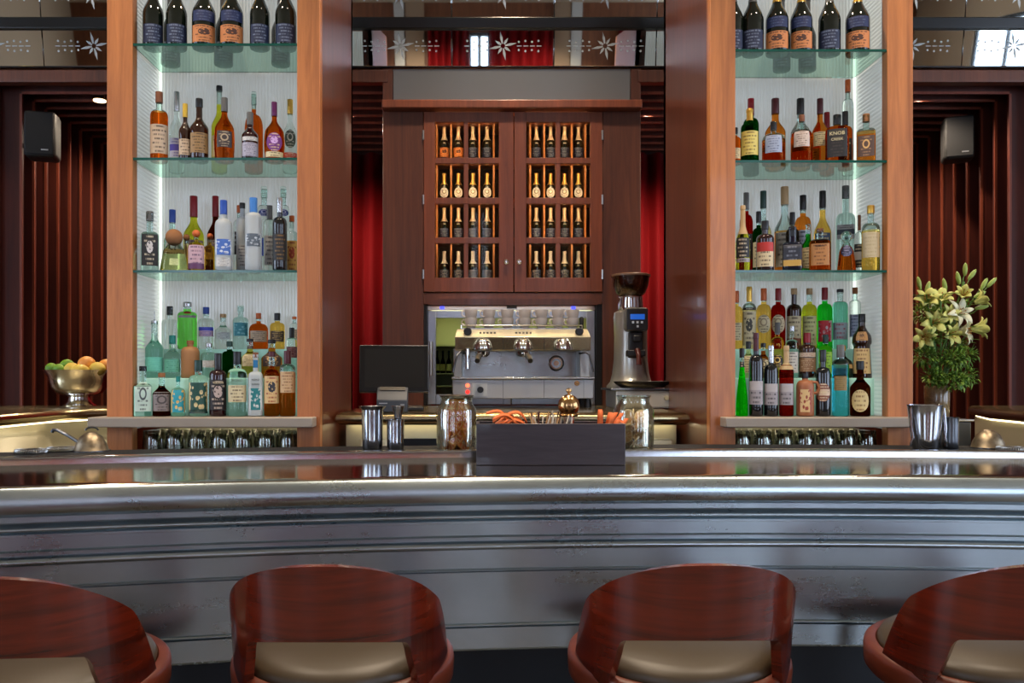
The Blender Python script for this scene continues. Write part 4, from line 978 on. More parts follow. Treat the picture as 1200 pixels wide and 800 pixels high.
for px in (536, 690):
    for yy in (EY+.04, EY+.3): MB().lathe([(0, 0), (.02, 0), (.016, .045), (0, .045)], 14, (ex(px), yy, CT+.001)).build('foot', BLACK, em)
MB().box(ex(532), ex(694), EY+.17, EY+.19, ez(442), ez(408)).build('splash_back', zinc('splash_steel', (120, 124, 126), (176, 178, 176), .2, .3, 6), em)
for a, b in ((531.5, 541.5), (680, 692)):
    MB().box(ex(a), ex(b), EY+.02, EY+.2, ez(442), ez(408)).build('side_panel', MGREY, em, bevel=.004)
# overhanging head, slanted like a trapezoid
m = MB(); hy = EY-.02
za, zb_, zc = ez(385), ez(395), ez(410.5)
prof = [(hy+.06, za), (hy, zb_), (hy+.01, zc), (hy+.2, zc), (hy+.36, zc), (hy+.36, za)]
l, r = ex(533, hy), ex(692.5, hy)
for xx, k in ((l, 0), (r, 0)):
    for (y, z) in prof: m.v.append((xx + (.01 if (z == za) else 0)*(1 if xx == l else -1), y, z))
n6 = 6
for j in range(n6): m.f.append([j, (j+1) % n6, n6+(j+1) % n6, n6+j][::-1]); m.m.append(1 if j == 1 else 0)
m.f.append(list(range(6))); m.f.append([6+i for i in range(6)][::-1]); m.m += [0, 0]
m.build('group_head_housing', [IVORY, P('machine_brassy_steel', (190, 178, 146), .2, 1)], em, bevel=.003)
for px in (589.5, 637.5): MB().box(ex(px)-.0008, ex(px)+.0008, hy-.001, hy+.05, zc+.001, zb_).build('panel_joint', BLACK, em)
for cx in (571, 613):
    for i in range(5): MB().box(ex(cx-8+i*4.2)-.005, ex(cx-8+i*4.2)+.005, hy+.025, hy+.03, ez(391), ez(388.8)).build('brew_button', P('button_grey', (110, 106, 92), .4), em)
for cx in (548, 679.4):
    k = MB().lathe([(0, 0), (.017, 0), (.02, .006), (.02, .022), (.015, .028), (0, .028)], 18, M=Matrix.Translation((ex(cx, hy), hy+.035, ez(388, hy))) @ Matrix.Rotation(PI/2, 4, 'X')).build('steam_knob', BLACK, em)
# group heads and portafilters
for i, cx in enumerate((565.7, 613, 660)):
    gx, gy = ex(cx, hy-.01), hy-.012
    g = MB().lathe([(0, 0), (.045, 0), (.047, .012), (.040, .035), (.024, .052), (0, .056)], 24, (gx, gy, ez(410, gy)))
    g.box(gx-.016, gx+.016, gy-.032, gy+.05, ez(410, gy)+.02, ez(398.5, gy))
    go = g.build('group_head', CHROME, em, bevel=.003)
    if i < 2:
        pz = ez(411.5, gy)
        p = MB().lathe([(0, -.028), (.018, -.028), (.032, -.018), (.036, 0), (0, 0)], 20, (gx, gy, pz)); p.tube([(gx-.01, gy-.03, pz-.014), (gx+(-.014 if i == 0 else .02), gy-.07, pz-.022)], .007, 8)
        po = p.build('portafilter', CHROME, em)
        s = -1 if i == 0 else 1
        MB().tube([(gx+s*.014, gy-.07, pz-.02), (gx+s*.022, gy-.13, pz-.034), (gx+s*.026, gy-.17, pz-.05)], lambda t: .012+.003*math.sin(PI*t), 12).build('handle', BLACK, po)
# white cleaning disc hanging on the splash back
dx, dz = ex(652, EY+.16), ez(425.5, EY+.16)
Mt = Matrix.Translation((dx, EY+.168, dz)) @ Matrix.Rotation(PI/2, 4, 'X')
d = MB().lathe([(0, 0), (.040, 0), (.040, .008), (.034, .012), (.030, .006), (0, .006)], 28, M=Mt).build('blind_basket', CHROME, em)
MB().lathe([(.014, 0), (.024, 0), (.024, .008), (.014, .008), (.014, 0)], 24, M=Mt).build('disc_ring', P('disc_white', (214, 218, 224), .4), d)
# steam wands
for s, cx in ((-1, 537), (1, 688)):
    wx = ex(cx, hy)
    MB().tube([(wx-s*.035, hy+.02, ez(414)), (wx-s*.01, hy-.03, ez(413)), (wx+s*.006, hy-.04, ez(416)), (wx+s*.018, hy-.045, ez(430)), (wx+s*.024, hy-.05, ez(436))], .005, 10).build('steam_wand', DKSTEEL, em)
MB().tube([(ex(548, hy), hy-.01, ez(409)), (ex(548, hy), hy-.012, ez(432))], .011, 12).build('hot_water_spout', CHROME, em)
# control plate
MB().box(ex(553), ex(571), EY-.004, EY, CT+.055, ez(449)).build('control_plate', P('plate_white', (206, 206, 200), .4), em, bevel=.002)
MB().lathe([(0, 0), (.016, 0), (.014, .016), (0, .017)], 18, M=Matrix.Translation((ex(563), EY-.004, ez(456.5))) @ Matrix.Rotation(PI/2, 4, 'X')).build('dial', BLACK, em)
for py, c in ((451.5, (255, 110, 70)), (459, (255, 40, 30))):
    MB().lathe([(0, 0), (.010, 0), (.010, .005), (0, .006)], 14, M=Matrix.Translation((ex(548), EY, ez(py))) @ Matrix.Rotation(PI/2, 4, 'X')).build('indicator_lamp', P('indicator_%d' % int(py), c, .4, emit=c, es=2.2), em)
MB().lathe([(0, 0), (.013, 0), (.013, .002), (0, .002)], 18, M=Matrix.Translation((ex(676), EY, ez(449))) @ Matrix.Rotation(PI/2, 4, 'X')).build('bronze_badge', BRASS, em)
# cup rail
MB().box(ex(540), ex(684), EY+.05, EY+.33, za, za+.006).build('cup_tray', MST, em)
m = MB()
m.tube([(ex(540), EY+.06, za+.02), (ex(684), EY+.06, za+.02)], .003, 8)
for px in (540, 684): m.tube([(ex(px), EY+.06, za), (ex(px), EY+.06, za+.02)], .003, 8)
m.build('cup_rail', CHROME, em)
MB().lathe([(0, 0), (.011, 0), (.011, .05), (.006, .058), (0, .058)], 14, (ex(681.5, EY+.1), EY+.10, za+.007)).build('black_knob_lever', BLACK, em)
cup0 = None; CUPZ = za+.0065
for lay in range(2):
    for row in range(2):
        for i, px in enumerate((552, 573, 594.5, 615, 634.5, 654, 671)):
            Y = EY+.115+row*.1; x = X(px, EY+.115); z = CUPZ+lay*.043
            lab = 'white coffee cup, %s from left, %s layer of the %s cup row on the machine' % (ORD[i], 'lower' if lay == 0 else 'upper', 'front' if row == 0 else 'rear')
            if row == 1 and lay == 0: continue
            if cup0 is None:
                cup0 = thing('coffee_cup', lab, 'cup', (x, Y, z), -.1, 'white cups on the espresso machine')
                MB().lathe([(0, .001), (.018, 0), (.020, .004), (.027, .016), (.031, .034), (.033, .052), (.031, .052), (.029, .034), (.025, .018), (0, .009)], 24).build('cup_body', WHITE, cup0, smooth=60)
                MB().tube([(-.030, 0, .044), (-.041, 0, .046), (-.048, 0, .036), (-.044, 0, .022), (-.027, 0, .016)], .004, 8).build('handle', WHITE, cup0)
            elif row == 0: dup(cup0, (x, Y, z), .35+R_.uniform(-.2, .2), lab)

# ---------------------------------------------------------------- coffee grinder on its knock-out drawer
GY = 4.2
gx = X(739, GY)
kd = thing('knock_out_drawer', 'low steel knock-out drawer under the coffee grinder', 'drawer box', (X(750, GY), GY, CT+.0005))
MB().box(-.14, .14, -.13, .2, 0, .085).build('box', P('drawer_steel', (206, 200, 182), .3, .5), kd, bevel=.004)
MB().box(-.165, .155, -.15, .2, .086, .096).build('tray_top', DKSTEEL, kd, bevel=.002)
MB().box(-.13, .13, -.136, -.131, .008, .078).build('drawer_front', P('drawer_front', (214, 208, 190), .4, .3), kd, bevel=.002)
for s in (-.05, .05): MB().lathe([(0, 0), (.012, 0), (.01, .012), (0, .013)], 14, M=Matrix.Translation((s+.05, -.136, .05)) @ Matrix.Rotation(PI/2, 4, 'X')).build('knob', P('knob_cream', (196, 186, 150), .4), kd)
gz = CT+.0975
gr = thing('coffee_grinder', 'tall silver coffee grinder with bean hopper and blue screen', 'coffee grinder', (gx, GY, gz))
def gpz(py): return Z(py, GY)-gz
body = [(.115, 0), (.115, .01), (.098, .03), (.088, gpz(438)), (.080, gpz(420)), (.078, gpz(395)), (.082, gpz(372)), (.078, gpz(366)), (.06, gpz(364)), (0, gpz(364))]
MB().lathe([(0, 0)]+body, 28, sx=1.02, sy=1.15).build('body', P('grinder_silver', (186, 186, 178), .3, .8), gr, smooth=50)
MB().lathe([(0, gpz(364)), (.058, gpz(364)), (.062, gpz(360)), (.058, gpz(350)), (.06, gpz(348)), (0, gpz(348))], 24).build('hopper_collar', CHROME, gr)
MB().lathe([(.05, gpz(348)), (.07, gpz(344)), (.086, gpz(335)), (.093, gpz(324)), (.090, gpz(324)), (.083, gpz(335)), (.067, gpz(343)), (.047, gpz(347)), (.05, gpz(348))], 28).build('hopper', thin_glass('hopper_tint', (206, 180, 150), .03, .4), gr)
MB().lathe([(0, gpz(324.5)), (.097, gpz(324.5)), (.098, gpz(322.5)), (.09, gpz(321.5)), (0, gpz(321.5))], 28).build('hopper_lid', P('lid_brown', (120, 92, 70), .2, coat=.5), gr)
m = MB(); rr = random.Random(3)
for i in range(150):
    a, q, h = rr.uniform(0, 2*PI), math.sqrt(rr.random()), rr.random()
    rad = (.045+.034*h)*q
    m.ball((rad*math.cos(a), rad*math.sin(a), gpz(346)+h*(gpz(332)-gpz(346))), .006, 6, 4, (1, .7, .6), M=Matrix.Rotation(rr.uniform(0, 3), 3, 'Z'))
o = m.build('coffee_beans', P('coffee_bean', (60, 34, 20), .4), gr); o['kind'] = 'stuff'
hx = X(745, GY-.1)-gx
MB().box(hx-.055, hx+.055, -.14, -.05, gpz(390), gpz(362.5)).build('display_head', P('head_grey', (120, 120, 116), .3, .6), gr, bevel=.018, seg=4)
MB().box(hx-.050, hx+.050, -.146, -.14, gpz(388.5), gpz(364)).build('screen_bezel', BLACK, gr, bevel=.002)
MB().box(hx-.034, hx+.034, -.1475, -.146, gpz(376.5), gpz(370.5)).build('screen', P('screen_blue', (20, 60, 120), .2, emit=(30, 90, 190), es=.8), gr)
for i in range(3): MB().box(hx-.026+i*.021, hx-.016+i*.021, -.1475, -.146, gpz(381), gpz(378.5)).build('key', P('key_light', (190, 200, 210), .4), gr)
MB().box(hx-.004, hx+.006, -.1475, -.146, gpz(385.5), gpz(383)).build('key', P('key_light', (190, 200, 210), .4), gr)
MB().box(hx-.035, hx+.03, -.13, -.06, gpz(420), gpz(390.2)).box(hx-.02, hx+.02, -.145, -.06, gpz(402), gpz(394)).build('spout_unit', BLACK, gr, bevel=.006)
MB().box(hx-.045, hx+.04, -.14, -.07, gpz(418), gpz(411)).build('fork', BLACK, gr, bevel=.004)
MB().tube([(hx+.0, -.14, gpz(411)), (hx+.002, -.165, gpz(418)), (hx+.002, -.17, gpz(428))], lambda t: .014-.004*math.sin(PI*t), 12).build('handle', P('handle_red_brown', (70, 20, 16), .3, coat=.5), gr)
MB().lathe([(0, -.002), (.10, 0), (.128, .018), (.138, .03), (.128, .032), (.095, .014), (0, .012)], 32, (X(751, GY-.09)-gx, -.12, .002), sy=.4).build('catch_tray', BLACK, gr, smooth=60)

# ---------------------------------------------------------------- till screen and receipt printer
PY = 3.76
po = thing('till_screen', 'black touch-screen till standing on the back counter', 'till', (X(462, PY), PY, CT+.0005), .10)
tl = Matrix.Translation((0, 0, .185)) @ Matrix.Rotation(-math.radians(12), 4, 'X')
MB().box(-.152, .152, -.012, .012, -.106, .106, M=tl).build('screen_housing', P('till_grey', (70, 72, 74), .35, .2), po, bevel=.004)
MB().box(-.148, .148, -.014, -.0122, -.102, .102, M=tl).build('bezel', P('till_bezel', (8, 8, 9), .25), po)
MB().box(-.128, .132, -.0148, -.0141, -.086, .086, M=tl).build('screen', P('till_glass', (20, 21, 22), .12, coat=.3), po)
MB().box(-.05, .05, .0, .05, .02, .17).build('stem', BLACK, po, bevel=.006)
MB().box(-.12, .13, -.03, .15, 0, .02).build('foot', BLACK, po, bevel=.006)
rp = thing('receipt_printer', 'dark grey receipt printer in front of the till screen', 'printer', (X(460, 3.67), 3.67, CT+.0005), .06)
m = MB(); w2 = .066
for xx in (-w2, w2): m.v += [(xx, -.045, 0), (xx, -.045, .05), (xx, -.02, .085), (xx, .03, .105), (xx, .045, .105), (xx, .045, 0)]
for j in range(6): m.f.append([j, (j+1) % 6, 6+(j+1) % 6, 6+j][::-1]); m.m.append(0)
m.f += [list(range(6)), [6+i for i in range(6)][::-1]]; m.m += [0, 0]
m.build('printer_body', P('printer_grey', (58, 62, 68), .45), rp, bevel=.004)
MB().box(-.055, .055, -.018, .018, .0, .004, M=Matrix.Translation((0, .006, .0975)) @ Matrix.Rotation(math.radians(22), 4, 'X')).build('paper_cover', P('printer_dark', (84, 80, 72), .4), rp, bevel=.002)
MB().box(.035, .052, -.048, -.045, .02, .035).build('feed_button', P('printer_button', (130, 132, 134), .4), rp)
MB().box(-.055, -.02, -.0465, -.045, .036, .040).build('badge', P('printer_badge', (170, 172, 176), .4), rp)

# ---------------------------------------------------------------- shakers and jiggers behind the rail
SY = 2.82; MZ = MATTOP+.0006
def tin_mb(r0, r1, h, flare=0):
    p = [(0, .002), (r0*.93, .0), (r0, .004)] + [(r0+(r1-r0)*t, h*t) for t in (.25, .5, .75, .97)] + [(r1+flare+.001, h), (r1+flare-.001, h), (r1-.002, h*.96), (r0-.002, .008), (0, .008)]
    return MB().lathe(p, 28)
o = thing('shaker_tin', 'tall steel shaker tin with flared rim left of the orange-slice jar', 'shaker', (X(436.5, SY), SY, MZ))
tin_mb(.033, .036, .138, .0).build('tin_body', TIN, o, smooth=50)
MB().lathe([(.036, .13), (.045, .1405), (.047, .142), (.044, .142), (.034, .131), (.036, .13)], 28).build('flared_rim', TIN, o)
o = thing('shaker_tin', 'small steel tin with a jigger on it, beside the tall shaker tin', 'shaker', (X(463.5, SY), SY, MZ))
tin_mb(.028, .029, .098).build('tin_body', TIN, o, smooth=50)
j_ = thing('jigger', 'small flared steel jigger standing on the small tin', 'jigger', (X(466.5, SY), SY-.002, MZ+.0985))
MB().lathe([(0, .001), (.011, 0), (.012, .004), (.013, .014), (.0215, .042), (.0225, .044), (.020, .043), (.011, .016), (0, .014)], 24).build('jigger_cup', TIN, j_, smooth=60)
SR = 2.82
o = thing('shaker_tin', 'large flaring steel tin with two jiggers clipped at its sides, right', 'shaker', (X(1084.5, SR), SR, MZ))
tin_mb(.040, .056, .146, .001).build('tin_body', TIN, o, smooth=50)
for s in (-1, 1):
    MB().tube([(s*.054, -.012, .135), (s*.056, -.02, .07), (s*.052, -.022, .04), (s*.058, -.02, .022), (s*.058, -.018, .01)], .0042, 8).build('bar_spoon_handle', TIN, o)
o = thing('shaker_tin', 'short dark steel tin beside the large flaring tin', 'shaker', (X(1117.5, SR), SR+.02, MZ))
tin_mb(.0255, .0262, .104).build('tin_body', DKSTEEL, o, smooth=50)
o = thing('shaker_tin', 'slim dark tin tucked between the large and the short tins', 'shaker', (X(1107, 2.9), 2.9, MZ))
tin_mb(.022, .0225, .098).build('tin_body', DKSTEEL, o, smooth=50)

# ---------------------------------------------------------------- garnish jars
JG = thin_glass('jar_glass', (244, 244, 236), .03, .42)
def jar(px, Y, label):
    t = thing('glass_jar', label, 'jar', (X(px, Y), Y, MZ))
    n = 60; m = MB(); pr = [(0, .001, 0), (.058, 0, 0), (.064, .006, .6), (.065, .03, 1), (.065, .12, 1), (.063, .135, .9), (.054, .148, .3), (.052, .156, 0), (.054, .168, 0), (.056, .172, 0), (.053, .1735, 0), (.050, .168, 0),
          (.049, .155, 0), (.051, .147, 0), (.059, .134, 0), (.0615, .12, 0), (.0615, .03, 0), (.060, .010, 0), (0, .007, 0)]
    k = 0; rings = []
    for (r, z, fl) in pr:
        if r == 0: rings.append([len(m.v)]); m.v.append((0, 0, z)); continue
        ids = []
        for i in range(n):
            a = 2*PI*i/n; q = r+fl*.0016*math.cos(a*20); ids.append(len(m.v)); m.v.append((q*math.cos(a), q*math.sin(a), z))
        rings.append(ids)
    for A, Bq in zip(rings, rings[1:]):
        for i in range(n):
            i2 = (i+1) % n
            if len(A) == 1: m.f.append([A[0], Bq[i2], Bq[i]])
            elif len(Bq) == 1: m.f.append([A[i], A[i2], Bq[0]])
            else: m.f.append([A[i], A[i2], Bq[i2], Bq[i]])
            m.m.append(0)
    m.build('jar_body', JG, t, smooth=70)
    return t
jl = jar(535, 2.83, 'fluted glass jar of dried orange slices left of the garnish box')
MB().lathe([(0, .1742), (.056, .1742), (.058, .176), (.056, .178), (.02, .180), (0, .181)], 30).build('lid', P('jar_lid_dark', (58, 50, 40), .3, .6), jl)
jr = jar(742.5, 2.83, 'fluted glass jar of pale dried citrus rings right of the garnish box')
MB().lathe([(.050, .1738), (.057, .1738), (.057, .177), (.050, .177), (.050, .1738)], 30).build('glass_rim', CLEAR, jr)
# slices: a disc with rind, flesh and pith spokes
RIND = P('dried_rind', (232, 140, 40), .6); FLESH = P('dried_flesh', (226, 106, 34), .35, coat=.2); PITH = P('dried_pith', (240, 200, 130), .6)
PR = P('pale_rind', (226, 206, 166), .6); PF = P('pale_flesh', (204, 164, 116), .5)
def slice_thing(label, loc, rot, rad, pal, group):
    t = thing('citrus_slice', label, 'fruit slice', loc, 0, group); t.rotation_euler = rot
    m = MB(); m.lathe([(rad*.9, -.0022), (rad, -.0012), (rad, .0012), (rad*.9, .0022), (rad*.86, .001), (rad*.86, -.001), (rad*.9, -.0022)], 20)
    m.build('rind', pal[0], t)
    m = MB()
    for k in range(8):
        a0, a1 = 2*PI*k/8+.07, 2*PI*(k+1)/8-.07
        pts = [(rad*.12*math.cos((a0+a1)/2), rad*.12*math.sin((a0+a1)/2))]+[(rad*.8*math.cos(a0+(a1-a0)*q/3), rad*.8*math.sin(a0+(a1-a0)*q/3)) for q in range(4)]
        kk = len(m.v); m.v += [(x, y, .0016) for x, y in pts]+[(x, y, -.0016) for x, y in pts]
        m.f += [[kk+i for i in range(5)], [kk+5+i for i in range(5)][::-1]]+[[kk+i, kk+5+i, kk+5+(i+1) % 5, kk+(i+1) % 5] for i in range(5)]; m.m += [0]*7
    m.build('flesh', pal[1], t)
    MB().lathe([(0, -.001), (rad*.87, -.001), (rad*.87, .001), (0, .001)], 20).build('pith', pal[2], t)
    return t
rr = random.Random(11)
s0 = None; tiers = ['bottom', 'second', 'third', 'fourth', 'fifth', 'top']
for lay in range(6):
    for k in range(5):
        a = rr.uniform(0, .6)+k*2*PI/5+.5*lay; d = .026
        loc = (X(535, 2.83)+d*math.cos(a), 2.83+d*math.sin(a), MZ+.022+lay*.0225)
        tl_ = rr.uniform(.55, 1.2); rot = Vector((math.cos(a)+rr.uniform(-.3, .3), math.sin(a), rr.uniform(.1, .7))).to_track_quat('Z', 'Y').to_euler()
        front = math.sin(a) < 0
        lab = 'dried orange slice in the jar, %s layer, %s of five going round' % (tiers[lay], ORD[k])
        if s0 is None: s0 = slice_thing(lab, loc, rot, .031, (RIND, FLESH, PITH), 'dried orange slices in the jar')
        else:
            o = dup(s0, loc, 0, lab); o.rotation_euler = rot
s1 = None
for lay in range(5):
    for k in range(3):
        a = rr.uniform(0, .8)+k*2*PI/3+.8*lay; d = .028
        loc = (X(742.5, 2.83)+d*math.cos(a), 2.83+d*math.sin(a), MZ+.022+lay*.021)
        rot = (rr.uniform(.7, 1.5), rr.uniform(-.6, .6), a)
        lab = 'pale dried citrus ring in the right jar, %s layer, %s of three' % (tiers[lay], ORD[k])
        if s1 is None: s1 = slice_thing(lab, loc, rot, .026, (PR, PF, PR), 'dried citrus rings in the jar')
        else: o = dup(s1, loc, 0, lab); o.rotation_euler = rot

# ---------------------------------------------------------------- dark garnish box on the bar
BY = 2.45
gbx0, gbx1 = X(558, BY), X(733, BY)
gb = thing('garnish_box', 'long dark wooden garnish box standing on the zinc bar', 'box', ((gbx0+gbx1)/2, BY, 1.1105))
hw = (gbx1-gbx0)/2; H = .119
WB_ = wood('garnish_box_wood', (34, 28, 32), (62, 52, 56), (3, 20, 34), .33, .25, .5)
MB().box(-hw, hw, 0, .010, 0, H).build('front_panel', WB_, gb, bevel=.0015)
MB().box(-hw, hw, .15, .16, 0, H).build('back_panel', WB_, gb, bevel=.0015)
for s in (-1, 1): MB().box(min(s*hw, s*(hw-.01)), max(s*hw, s*(hw-.01)), .0101, .1499, 0, H).build('side_panel', WB_, gb, bevel=.0015)
MB().box(-hw+.01, hw-.01, .0101, .1499, .0, .008).build('base_panel', WB_, gb)
for xx in (-.06, .05, .12): MB().box(xx-.003, xx+.003, .0101, .1499, .008, H-.01).build('divider', WB_, gb)
gcx = (gbx0+gbx1)/2; gz0 = 1.1105
PEEL = P('orange_peel', (206, 96, 34), .55); PEEL2 = P('peel_inside', (226, 168, 100), .6)
# orange peel strips
for i in range(9):
    x = gcx-.155+rr.uniform(-.035, .06); y = BY+rr.uniform(.03, .13); a = rr.uniform(-.3, .3); zz = gz0+H-.022+.004*i
    m = MB(); rows = []
    for q in range(9):
        t = q/8; rows.append([Vector((-.035+.07*t, -.009, .022*math.sin(PI*t))), Vector((-.035+.07*t, .009, .022*math.sin(PI*t)+.003))])
    m.sheet(rows); o = m.build('orange_peel', [PEEL], loc=(x, y, zz), rot=(.2, .1*i-.4, a), solid=.003, smooth=60)
    tag(o, 'curled orange peel strip in the left end of the garnish box, %s from the bottom' % ORD[i], 'peel', 'orange peels in the garnish box')
SK = [P('stick_tan', (190, 140, 84), .6), P('stick_pale', (214, 196, 170), .5), P('stick_dark', (90, 52, 34), .5)]
for i in range(34):
    x = gcx-.045+.0027*i+rr.uniform(-.002, .002); y = BY+.03+rr.uniform(0, .1); a = rr.uniform(-.35, .35); L = rr.uniform(.12, .142)
    o = MB().tube([(0, 0, 0), (L*math.sin(a), 0, L*math.cos(a))], .0022, 6).build('cocktail_stick', SK[i % 3], loc=(x, y, gz0+.012))
    tag(o, 'thin cocktail stick standing in the middle of the garnish box', 'stick', 'cocktail sticks in the garnish box')
for i in range(13):
    x = gcx+.135+rr.uniform(-.005, .065); y = BY+.03+rr.uniform(0, .1); a = rr.uniform(-.15, .55); L = rr.uniform(.125, .15)
    m = MB(); rows = []
    for q in range(7):
        t = q/6; rows.append([Vector((L*t*math.sin(a)-.006, .002, L*t*math.cos(a))), Vector((L*t*math.sin(a)+.006, -.002+.004*math.sin(3*t), L*t*math.cos(a)))])
    m.sheet(rows); o = m.build('orange_twist', [PEEL, ], loc=(min(x, gbx1-.06), y, gz0+.014), solid=.003)
    tag(o, 'thin upright orange twist in the right end of the garnish box, %s from the left' % (ORD+['eleventh', 'twelfth', 'thirteenth'])[i], 'peel', 'orange twists in the garnish box')
dm = thing('pepper_mill', 'small bronze and chrome domed mill rising from the garnish box', 'mill', (X(666.5, BY+.08), BY+.08, gz0+.0085))
MB().lathe([(0, 0), (.022, 0), (.018, .03), (.015, .09), (.017, .128), (0, .128)], 24).build('stem', CHROME, dm)
MB().lathe([(0, .128), (.026, .128), (.029, .132), (.024, .138), (.030, .146), (.033, .160), (.029, .176), (.018, .188), (.008, .193), (0, .194)], 28).build('dome', BRASS, dm, smooth=60)
MB().lathe([(0, .193), (.004, .194), (.005, .198), (.009, .203), (.008, .209), (0, .213)], 16).build('finial', BRASS, dm)

# ---------------------------------------------------------------- strainers
def hawthorne(px, Y, label, rz):
    t = thing('cocktail_strainer', label, 'strainer', (X(px, Y), Y, MZ), rz)
    m = MB(); m.lathe([(.018, .008), (.042, .010), (.044, .0115), (.042, .0125), (.018, .0105), (.018, .008)], 28); m.box(-.02, .02, -.004, .004, .008, .0105).box(-.004, .004, -.02, .02, .008, .0105)
    m.build('plate', DKSTEEL, t)
    pts = []
    for i in range(241):
        a = 2*PI*i/240; q = .042+.004*math.cos(a*40); pts.append((q*math.cos(a), q*math.sin(a), .0075+.006*math.sin(a*40)))
    MB().tube(pts[:-1], .0014, 5, close=True).build('spring', STEEL, t)
    MB().box(.042, .13, -.008, .008, .009, .0115).build('handle', DKSTEEL, t, bevel=.003)
    for s in (-1, 1): MB().box(-.006, .006, min(s*.042, s*.055), max(s*.042, s*.055), .009, .0115).build('prong', DKSTEEL, t, bevel=.002)
    return t
hawthorne(36, 2.66, 'flat spring-edged cocktail strainer at the far left of the rail', .5)
hawthorne(72, 2.74, 'flat spring-edged cocktail strainer beside the conical strainer', .2)
def cone_strainer(px, Y, label, handle):
    t = thing('conical_strainer', label, 'strainer', (X(px, Y), Y, MZ))
    MB().lathe([(.052, .0), (.054, .002), (.052, .004), (.047, .022), (.034, .046), (.016, .060), (0, .063), (0, .061), (.015, .058), (.032, .045), (.045, .021), (.05, .003), (.052, 0)], 28).build('mesh_cone', zinc('mesh_steel', (96, 84, 70), (160, 146, 122), .3, .5, 90), t, smooth=60)
    MB().lathe([(.050, .0), (.058, .0), (.058, .004), (.050, .004), (.050, 0)], 28).build('rim', TIN, t)
    if handle:
        MB().tube([(-.04, 0, .028), (-.075, 0, .05), (-.11, 0, .068), (-.122, 0, .068), (-.126, 0, .060)], .0055, 10).build('handle', DKSTEEL, t)
        MB().tube([(.02*math.cos(a), .004, .066+.010*math.sin(a)) for a in [PI*q/10 for q in range(11)]], .003, 8).build('hanging_loop', DKSTEEL, t)
    return t
cone_strainer(107, 2.74, 'upturned conical strainer with long handle by the left tower', True)
cone_strainer(1158, 2.86, 'upturned conical strainer without visible handle at the far right', False)
hawthorne(1186, 2.74, 'flat spring-edged cocktail strainer at the far right of the rail', .3)

# ---------------------------------------------------------------- fruit bowl
FB = 4.42
bx = X(93, FB)
bo = thing('fruit_bowl', 'footed polished steel bowl of citrus on the left counter', 'bowl', (bx, FB, CT+.0005))
MB().lathe([(0, 0), (.082, 0), (.084, .006), (.06, .022), (.05, .045), (.052, .052), (0, .052)], 36).build('foot', CHROME, bo, smooth=50)
MB().lathe([(0, .052), (.06, .053), (.11, .068), (.135, .098), (.142, .130), (.152, .158), (.172, .184), (.174, .187), (.170, .187), (.149, .160), (.138, .130), (.13, .1), (.105, .072), (0, .058)], 40).build('basin', CHROME, bo, smooth=60)
def fruit_mat(name, c, c2):
    m = P(name, c, .45); nt = m.node_tree; b = nt.nodes['Principled BSDF']
    nt.links.new(mixc(nt, ramp01(nt, noise(nt, mapping(nt, (14, 14, 14)), 1), .35, .7), lin(c), lin(c2)), b.inputs['Base Color'])
    bp = nt.nodes.new('ShaderNodeBump'); bp.inputs['Strength'].default_value = .15; bp.inputs['Distance'].default_value = .003
    nt.links.new(noise(nt, mapping(nt, (220, 220, 220)), 1), bp.inputs['Height']); nt.links.new(bp.outputs[0], b.inputs['Normal'])
    return m
FM = {'lime': fruit_mat('lime_skin', (120, 160, 36), (86, 130, 24)), 'orange': fruit_mat('orange_skin', (226, 160, 76), (214, 140, 60)), 'lemon': fruit_mat('lemon_skin', (222, 190, 84), (206, 176, 70))}
def fruit(kind, x, y, z, r, label):
    sc3 = {'lime': (1.12, 1, 1), 'lemon': (1.25, 1, 1), 'orange': (1, 1, .96)}[kind]
    o = thing(kind, label, 'fruit', (bx+x, FB+y, CT+z), rr.uniform(-.6, .6), 'citrus fruit in the bowl')
    m = MB(); m.ball((0, 0, 0), r, 20, 14, sc3)
    if kind != 'orange':
        m.v = [(v[0]+(.006*max(0, abs(v[0])/(r*sc3[0])-.85)/.15*(1 if v[0] > 0 else -1)), v[1], v[2]) for v in m.v]
    m.build('skin', FM[kind], o, smooth=80)
    MB().lathe([(0, r*sc3[2]*.985), (.004, r*sc3[2]*.985), (.003, r*sc3[2]+.001), (0, r*sc3[2]+.0015)], 8).build('stem_end', P('stem_end', (96, 100, 40), .7), o)
fruit('lime', -.135, -.02, .196, .028, 'lime at the left rim of the fruit bowl')
fruit('lime', -.078, -.06, .190, .028, 'lime in front on the left of the fruit bowl')
fruit('lime', -.058, -.01, .214, .029, 'lime piled on top at the left of the fruit bowl')
fruit('lime', -.10, .05, .20, .028, 'lime at the back left of the fruit bowl')
fruit('orange', .052, -.03, .215, .045, 'large orange on top in the middle of the fruit bowl')
fruit('orange', .118, .05, .205, .042, 'orange at the back right of the fruit bowl')
fruit('lemon', -.01, -.06, .190, .035, 'lemon at the front rim, between the limes and oranges')
fruit('lemon', .052, -.10, .182, .034, 'lemon at the front rim, under the large orange')
fruit('lemon', .12, -.06, .192, .036, 'lemon at the right rim of the fruit bowl')
fruit('lemon', .01, .06, .205, .036, 'lemon at the back of the fruit bowl')

